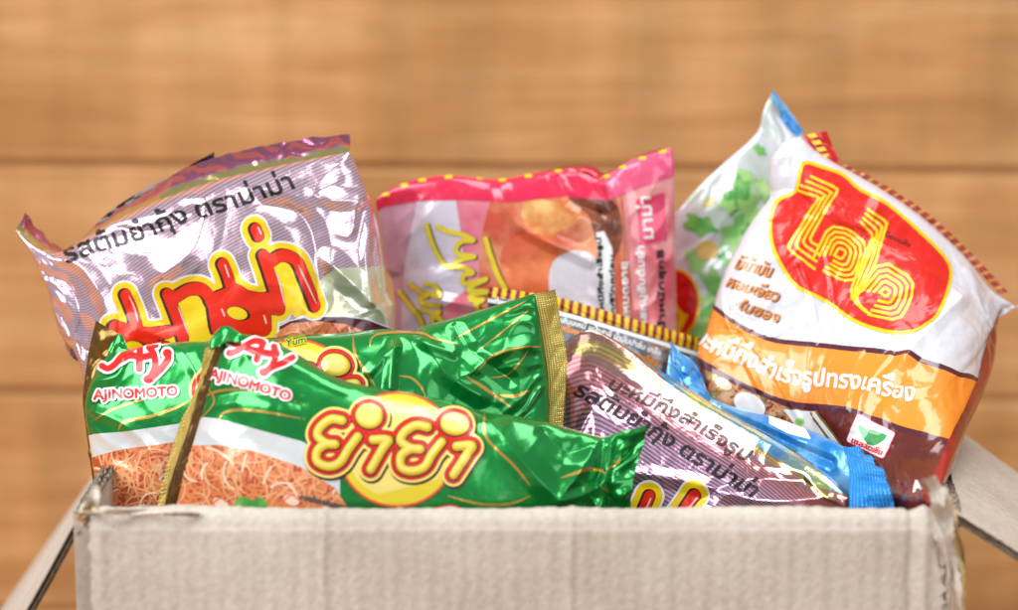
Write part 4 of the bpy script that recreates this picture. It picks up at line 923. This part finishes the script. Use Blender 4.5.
    pk.layer(em, text("หมี่อบแห้ง", [(880, 234), (909, 248)], 3.6, 0, .2), M_DKSHAD, 5, 2)
    em.build('emblem', root)
    tx = Acc()
    pk.layer(tx, text("บะหมี่กึ่งสำเร็จรูปทรงเครื่อง", [(693, 340), (708, 350), (742, 364), (769, 377), (793, 384), (817, 386), (862, 390), (912, 401)], 13.0, .05, .75), M_WHITEINK, 4, 2)
    tx.build('lettering', root); tx = Acc()
    for body, base, sz in (("มีน้ำมัน", [(735, 268), (769, 277)], 9.5), ("หอมเจียว", [(726, 286), (776, 302)], 9.0), ("ในซอง", [(737, 309), (777, 323)], 8.5)):
        t = text(body, base, sz, .25, .45); pk.layer(tx, t.shift(.8, .8), M_BROWN, 3, 3); pk.layer(tx, t, M_TAN, 4, 3)
    tx.build('lettering', root); tx = Acc()
    pk.layer(tx, text("A", [(915, 494), (924, 491)], 9, .1, .6), M_WHITEINK, 5, 2)
    tx.build('lettering', root)
    pic = Acc(); reg = poly([(698, 366), (735, 385), (786, 407), (818, 412), (848, 455), (840, 520), (690, 520)])
    pk.layer(pic, reg, film("dark_food_ink", (120, 62, 34), .1, .3, .8, .3, rgb2=(206, 164, 120), vscale=150), 3.4)
    noodles(pk, pic, reg, (700, 370, 840, 440), 77, 60, 4, rad=(.9, 1.3), ln=(8, 18), ms=(M_DKRED, M_N2, M_GOLD, M_N4))
    pk.layer(pic, ellipse(750, 405, 17, 11, 30), M_WHITEINK, 7); pk.layer(pic, ellipse(724, 384, 9, 5, 30), M_N4, 7)
    card = poly([(783, 409), (818, 412), (846, 450), (842, 462), (808, 440)]); pk.layer(pic, card, M_WHITEINK, 7)
    pk.layer(pic, stroke([[(818, 412), (846, 450)], [(812, 413), (838, 452)]], 1.1, 1), M_GOLD, 8); pk.layer(pic, ellipse(800, 422, 5, 4), M_LEAF2, 8)
    pic.build('noodle_picture', root)
    bg_ = Acc(); B_ = poly([(861, 418), (892, 434), (884, 457), (851, 440)])
    pk.layer(bg_, B_.grow(3.4), film("magenta_ink", (206, 30, 84), .1, .25, .8), 5, 2); pk.layer(bg_, B_.grow(2.4), M_WHITEINK, 6, 2)
    bowl = poly([(859, 425), (866, 429), (875, 432), (887, 436), (883, 443), (876, 446), (867, 443), (861, 436)], 3)
    pk.layer(bg_, bowl, film("bowl_green_ink", (60, 170, 90), .1, .25, .8, 0), 7, 2); pk.layer(bg_, ellipse(873, 432, 9, 2.1, 22), film("bowl_rim_ink", (150, 212, 170), .1, .25, .8, 0), 8, 2)
    pk.layer(bg_, text("เชลล์ชวนชิม", [(852, 442.5), (883, 456.5)], 4.0, 0, .35), M_REDINK, 7, 3)
    bg_.build('badge', root)
    s = Acc(); strip([pt(803, 136, .1515), pt(812, 148, .1512), pt(822, 160, .1512)], [pt(826, 131, .154), pt(833, 147, .154), pt(842, 168, .152)], 24, film("red_seal_film", (216, 24, 30), .2, .25, .8, .4), s, seed=51, wob=.001)
    es = s.build('end_seal', root)
    yl = Acc()
    for i in range(4):
        a = np.array((807 + 4.4 * i, 134.5 + 6.8 * i)); strip([pt(a[0], a[1], .1508), pt(a[0] + 3.2, a[1] + 3.6, .1508)], [pt(a[0] + 8, a[1] - 1.5, .1514), pt(a[0] + 11, a[1] + 2.2, .1514)], 3, M_YEL, yl)
    st = yl.build('seal_stripe', root); st.parent = es
    s = Acc(); strip([pt(838, 167, .1515), pt(871, 185, .1515), pt(920, 217, .1495), pt(965, 258, .1475), pt(1000, 294, .146)], [pt(844, 164, .153), pt(875, 180, .153), pt(925, 211, .151), pt(970, 252, .149), pt(1008, 292, .147)], 8, striped("red_dashed_film", (160, 48, 26), (214, 140, 60), .42, axis=0, duty=.3, metal=.1, rough=.3), s, seed=52, wob=.0006)
    s.build('back_seal', root)
    s = Acc(); strip([pt(985, 292, .1445), pt(1000, 300, .1445), pt(1017, 307, .146)], [pt(975, 318, .140), pt(995, 318, .141), pt(1016, 308, .1455)], 10, M_WHITEFILM, s, seed=54, wob=.0006); s.build('corner_fold', root)
packet_white()

# ------------------------------------------------------------------ E: packet with the red and yellow striped edge
def packet_striped_edge():
    pk = Packet(top=[(488, 296, .130), (520, 300, .131), (557, 309, .132), (600, 321, .134), (640, 333, .137), (704, 352, .15)], bot=[(486, 480, .120), (600, 480, .120), (702, 480, .13)],
                left=[(488, 296, .13), (486, 380, .125), (486, 480, .12)], right=[(704, 352, .15), (706, 420, .14), (702, 480, .13)], bulge=.006, seed=91, crumple=.8, pinch=(.5, .5))
    root = empty('noodle_packet', 'dark printed packet with a red and yellow striped edge, lying below the pink packet', 'noodle packet', pk.anchor(), GRP)
    acc = wrap(pk, root, film("slate_film", (62, 70, 78), .55, .25, .7, .4, rgb2=(120, 128, 138), vscale=110))
    pk.layer(acc, band([(480, 297), (557, 311), (640, 335), (710, 356)], [(480, 301), (557, 315), (640, 339), (710, 360)]), M_WHITEINK, 1)
    pk.layer(acc, poly([(610, 330), (710, 362), (710, 420), (640, 380)]), film("silver_grey_film", (176, 180, 190), .7, .2, .7, .4, rgb2=(96, 100, 110), vscale=160), 1)
    acc.build('wrapper', root)
    tx = Acc(); t = [[(494, 303), (515, 308), (540, 314)], [(560, 322), (600, 334), (660, 356)], [(560, 330), (600, 343), (655, 366)], [(600, 352), (640, 366), (668, 382)]]
    for i, b in enumerate(t): pk.layer(tx, text(["ส่วนประกอบสำคัญ", "เส้นบะหมี่ แป้งสาลี น้ำมันปาล์ม เกลือ", "เครื่องปรุงรส น้ำตาล พริก กระเทียม", "วิธีปรุง ฉีกซอง"][i], b, 4.2, 0, .3), [M_WHITEINK, M_WHITEINK, M_ORANGE, M_WHITEINK][i], 3, 2)
    tx.build('lettering', root)
    s = Acc(); M_ST = striped("red_yellow_bars", (246, 206, 30), (150, 20, 20), .385, axis=0, duty=.48, metal=.1, rough=.3)
    strip([pt(487, 297, .1295), pt(520, 302, .1305), pt(557, 310, .1315), pt(600, 322, .1335), pt(640, 334, .1365), pt(705, 353, .149)], [pt(489, 287, .131), pt(520, 291, .132), pt(557, 297, .133), pt(600, 309, .135), pt(640, 321, .138), pt(706, 340, .15)], 10, M_ST, s, seed=61, wob=.0005)
    s.build('top_seal', root)
packet_striped_edge()

# ------------------------------------------------------------------ D: pink packet, centre back
def packet_pink():
    pk = Packet(top=[(376, 200, .168), (385, 193, .168), (400, 185, .168), (419, 180, .168), (450, 176, .168), (498, 180, .168), (533, 174, .168), (576, 169, .168), (602, 177, .168), (635, 159, .168), (667, 149, .168)],
                bot=[(392, 480, .150), (530, 480, .150), (676, 480, .150)], left=[(376, 200, .168), (380, 230, .168), (386, 270, .168), (394, 300, .166), (392, 480, .15)],
                right=[(667, 149, .168), (673, 157, .168), (675, 248, .166), (676, 330, .164), (676, 480, .15)], bulge=.014, seed=101, crumple=.95, flat=.3, pinch=(.7, 1.0), pinch_n=5,
                folds=[([(602, 178), (618, 200), (622, 250), (625, 320)], 9, 2.0), ([(500, 185), (520, 225), (590, 260)], 10, 1.6), ([(440, 300), (500, 310), (600, 330)], 9, 1.4), ([(555, 175), (570, 200), (600, 215)], 9, -1.6)])
    root = empty('noodle_packet', 'pink packet with scarlet top band and slanting yellow script, centre of the back row', 'noodle packet', pk.anchor(), GRP)
    M_LIL = striped("lilac_lined_film", (226, 196, 216), (206, 140, 176), .12, axis=0, metal=.3, rough=.25)
    acc = wrap(pk, root, M_LIL, film('scarlet_back_film', (214, 30, 66), .2, .25, .8, .3))
    F_ = lambda n, c, c2=None, vs=70: film(n, c, .12, .25, .8, .3, rgb2=c2, vscale=vs)
    pk.layer(acc, poly([(418, 195), (470, 195), (462, 260), (470, 340), (400, 350), (404, 270)]), F_("pale_lilac_ink", (222, 210, 224)), 1)
    pk.layer(acc, poly([(455, 195), (560, 190), (560, 360), (425, 370), (440, 310), (466, 290), (462, 240)]), F_("rose_ink", (222, 96, 122), (236, 150, 160), 45), 1.6)
    pk.layer(acc, poly([(492, 195), (680, 170), (680, 400), (520, 400), (478, 300), (480, 240)]), F_("apricot_ink", (206, 82, 56), (236, 160, 116), 55), 2.2)
    pk.layer(acc, poly([(622, 190), (690, 165), (690, 400), (628, 400), (632, 300)]), F_("pink_end_ink", (222, 96, 110), (240, 160, 160), 60), 3)
    pk.layer(acc, poly([(376, 212), (384, 207), (419, 201), (460, 200), (517, 202), (560, 197), (608, 200), (640, 188), (684, 172), (684, 130), (370, 130), (370, 212)]), film("scarlet_band_ink", (228, 34, 78), .15, .25, .8, .3), 4.5)
    pk.layer(acc, poly([(610, 200), (640, 188), (684, 172), (684, 130), (628, 140), (604, 176)]), film("pink_seal_ink", (236, 92, 132), .2, .25, .8, .3), 5)
    pk.layer(acc, (lambda S: S)(stroke([[(x, y), (x + 5, y - .6)] for x, y in ((384, 195), (402, 186), (420, 181), (446, 178), (478, 179), (500, 181), (526, 177), (556, 172), (578, 171), (604, 177), (620, 168), (640, 159), (660, 152))], 1.5, 1)), M_YEL, 6)
    acc.build('wrapper', root)
    pic = Acc()
    pk.layer(pic, poly([(524, 203), (540, 199), (556, 203), (574, 199), (583, 212), (578, 226), (562, 229), (548, 240), (534, 232), (523, 220)], 3), F_("fried_yellow_ink", (206, 110, 50), (244, 196, 120), 75), 3)
    pk.layer(pic, poly([(570, 192), (600, 196), (618, 206), (622, 240), (610, 262), (596, 240), (588, 215), (572, 205)], 3), F_("burnt_brown_ink", (96, 44, 30), (160, 84, 50), 160), 3.4)
    pk.layer(pic, poly([(505, 245), (530, 232), (556, 245), (558, 275), (535, 298), (508, 290), (500, 268)], 3), F_("orange_ball_ink", (236, 132, 76), (222, 96, 62), 50), 3.4)
    pk.layer(pic, poly([(553, 262), (575, 250), (600, 262), (614, 300), (612, 340), (560, 330), (549, 290)], 3), F_("bowl_grey_ink", (214, 206, 212)), 3.8)
    pic.build('food_picture', root)
    tx = Acc(); z = lambda l: zc(l, 370, 150, 3.211)
    S = stroke([z([(182, 240), (200, 300), (222, 345), (245, 375)]), z([(218, 246), (250, 262), (290, 270), (332, 290), (300, 292), (278, 310), (285, 335), (335, 342), (300, 350), (272, 362), (268, 378)]), z([(245, 375), (300, 378), (330, 395), (300, 402), (306, 430), (372, 415)]),
                z([(372, 415), (330, 436), (320, 452), (376, 455), (328, 466), (325, 482), (362, 482), (340, 495), (352, 520)]), z([(372, 285), (388, 340), (410, 400), (436, 450)]), z([(130, 432), (160, 452), (180, 470)]), z([(180, 430), (210, 438), (222, 470), (180, 460), (165, 490), (222, 500)]), z([(96, 456), (130, 500), (160, 540), (170, 575)]), z([(165, 512), (205, 525), (240, 560)]), z([(222, 520), (200, 545), (215, 580)])], 2.5, 4)
    pk.layer(tx, S.shift(1.6, .6), M_BLACK, 4.6); pk.layer(tx, S, M_YELM, 5.4)
    tx.build('lettering', root); tx = Acc()
    lab = poly([(596, 233), (604, 231), (612, 248), (616, 322), (603, 322)]); pk.layer(tx, lab, M_WHITEINK, 5)
    for i, (x0, y0, x1, y1, m, sz) in enumerate(((604, 320, 601, 238, M_BLACK, 3.4), (629, 330, 626, 262, M_WHITEINK, 4), (646, 326, 643, 246, M_WHITEINK, 5), (664, 330, 663, 250, M_BLACK, 4.4), (653, 238, 650, 196, M_WHITEINK, 9), (614, 330, 613, 255, M_BLACK, 2.6))):
        pk.layer(tx, text(["บะหมี่กึ่งสำเร็จรูป", "วันหมดอายุ", "รสหมูสับต้มยำ", "น้ำหนักสุทธิ", "มาม่า", "ควรบริโภคก่อน"][i], [(x0, y0), (x1, y1)], sz, 0, .5), m, 6.2, 2)
    pk.layer(tx, poly([(636, 200), (664, 192), (666, 240), (640, 246)]), film("hot_pink_ink", (228, 60, 104), .15, .25, .8), 5.2)
    tx.build('lettering', root)
packet_pink()

# ------------------------------------------------------------------ I: clear packet printed with green leaves, behind the white one
def packet_leaf():
    pk = Packet(top=[(676, 214, .190), (700, 185, .190), (730, 158, .190), (757, 133, .190), (763, 112, .190), (772, 93, .19)], bot=[(672, 480, .17), (800, 480, .17), (925, 470, .17)],
                left=[(676, 214, .19), (672, 300, .186), (672, 480, .17)], right=[(772, 93, .19), (801, 134, .190), (860, 210, .190), (960, 320, .186), (985, 372, .182), (960, 392, .18), (925, 470, .17)], bulge=.008, seed=111, crumple=1.0, pinch=(.4, 1.2), pinch_n=5)
    root = empty('noodle_packet', 'whitish packet printed with green leaves, blue tip pointing up at the back', 'noodle packet', pk.anchor(), GRP)
    acc = wrap(pk, root, film("frosted_film", (228, 228, 238), .25, .28, .8, .35, rgb2=(196, 218, 196), vscale=45))
    acc.build('wrapper', root)
    lf = Acc(); R_ = random.Random(3)
    def leaf(cx, cy, s, a):
        p = []
        for i in range(14):
            t = 2 * math.pi * i / 14; r = s * (1 + .28 * math.cos(5 * t)) ; x, y = r * math.cos(t), r * .6 * math.sin(t)
            x += R_.uniform(-.12, .12) * s; y += R_.uniform(-.1, .1) * s; p.append((cx + x * math.cos(a) - y * math.sin(a), cy + x * math.sin(a) + y * math.cos(a)))
        return poly(p, 3)
    for k, (x, y, s, a) in enumerate(((738, 195, 20, 1.9), (752, 215, 22, 1.2), (735, 232, 18, 2.3), (700, 225, 17, .4), (695, 262, 14, 1.2), (716, 285, 20, .9), (712, 312, 18, 2.0), (744, 250, 16, .3), (762, 190, 12, 1.3), (760, 150, 7, .7), (700, 330, 18, .2), (730, 320, 16, 1.4), (725, 260, 9, 1), (745, 175, 9, .6), (690, 300, 12, 1.1), (748, 232, 9, 2), (728, 205, 10, .3), (706, 300, 10, 2.6))):
        pk.layer(lf, leaf(x, y, s, a), (M_LEAF, M_LEAF2, M_LEAF3)[k % 3], 1.5 + k * .25)
    pk.layer(lf, ellipse(707, 250, 11, 10), film("peach_ink", (240, 196, 110), .1, .3, .7), 5); pk.layer(lf, ellipse(709, 202, 8, 4, -35), film("sand_ink", (206, 196, 120), .1, .3, .7), 5)
    lf.build('leaf_picture', root)
    em = Acc(); e = ellipse(672, 305, 27, 36, 8); pk.layer(em, e.grow(1.5), M_YEL, 6); pk.layer(em, e.grow(-1), M_REDINK, 7)
    pk.layer(em, stroke([[(672, 300 + 6 * k), (684 + 2 * k, 315), (676, 336 + 2 * k)] for k in range(-2, 3)], .8, 1), M_YEL, 8); em.build('emblem', root)
    s = Acc(); strip([pt(773, 96, .1895), pt(786, 118, .1895), pt(800, 135, .1895)], [pt(774, 90, .191), pt(790, 112, .191), pt(804, 132, .191)], 8, M_BLUE, s, seed=72, wob=.0004)
    strip([pt(771, 95, .1885), pt(784, 122, .1885), pt(797, 138, .1885)], [pt(774, 91, .1895), pt(788, 116, .1895), pt(802, 133, .1895)], 8, M_BLUE, s, seed=72, wob=.0006); s.build('top_seal', root)
    s = Acc(); strip([pt(982, 352, .186), pt(990, 362, .186), pt(986, 376, .186)], [pt(978, 372, .184), pt(984, 380, .184), pt(980, 386, .184)], 8, M_BLUE, s, seed=73, wob=.001); s.build('end_seal', root)
packet_leaf()
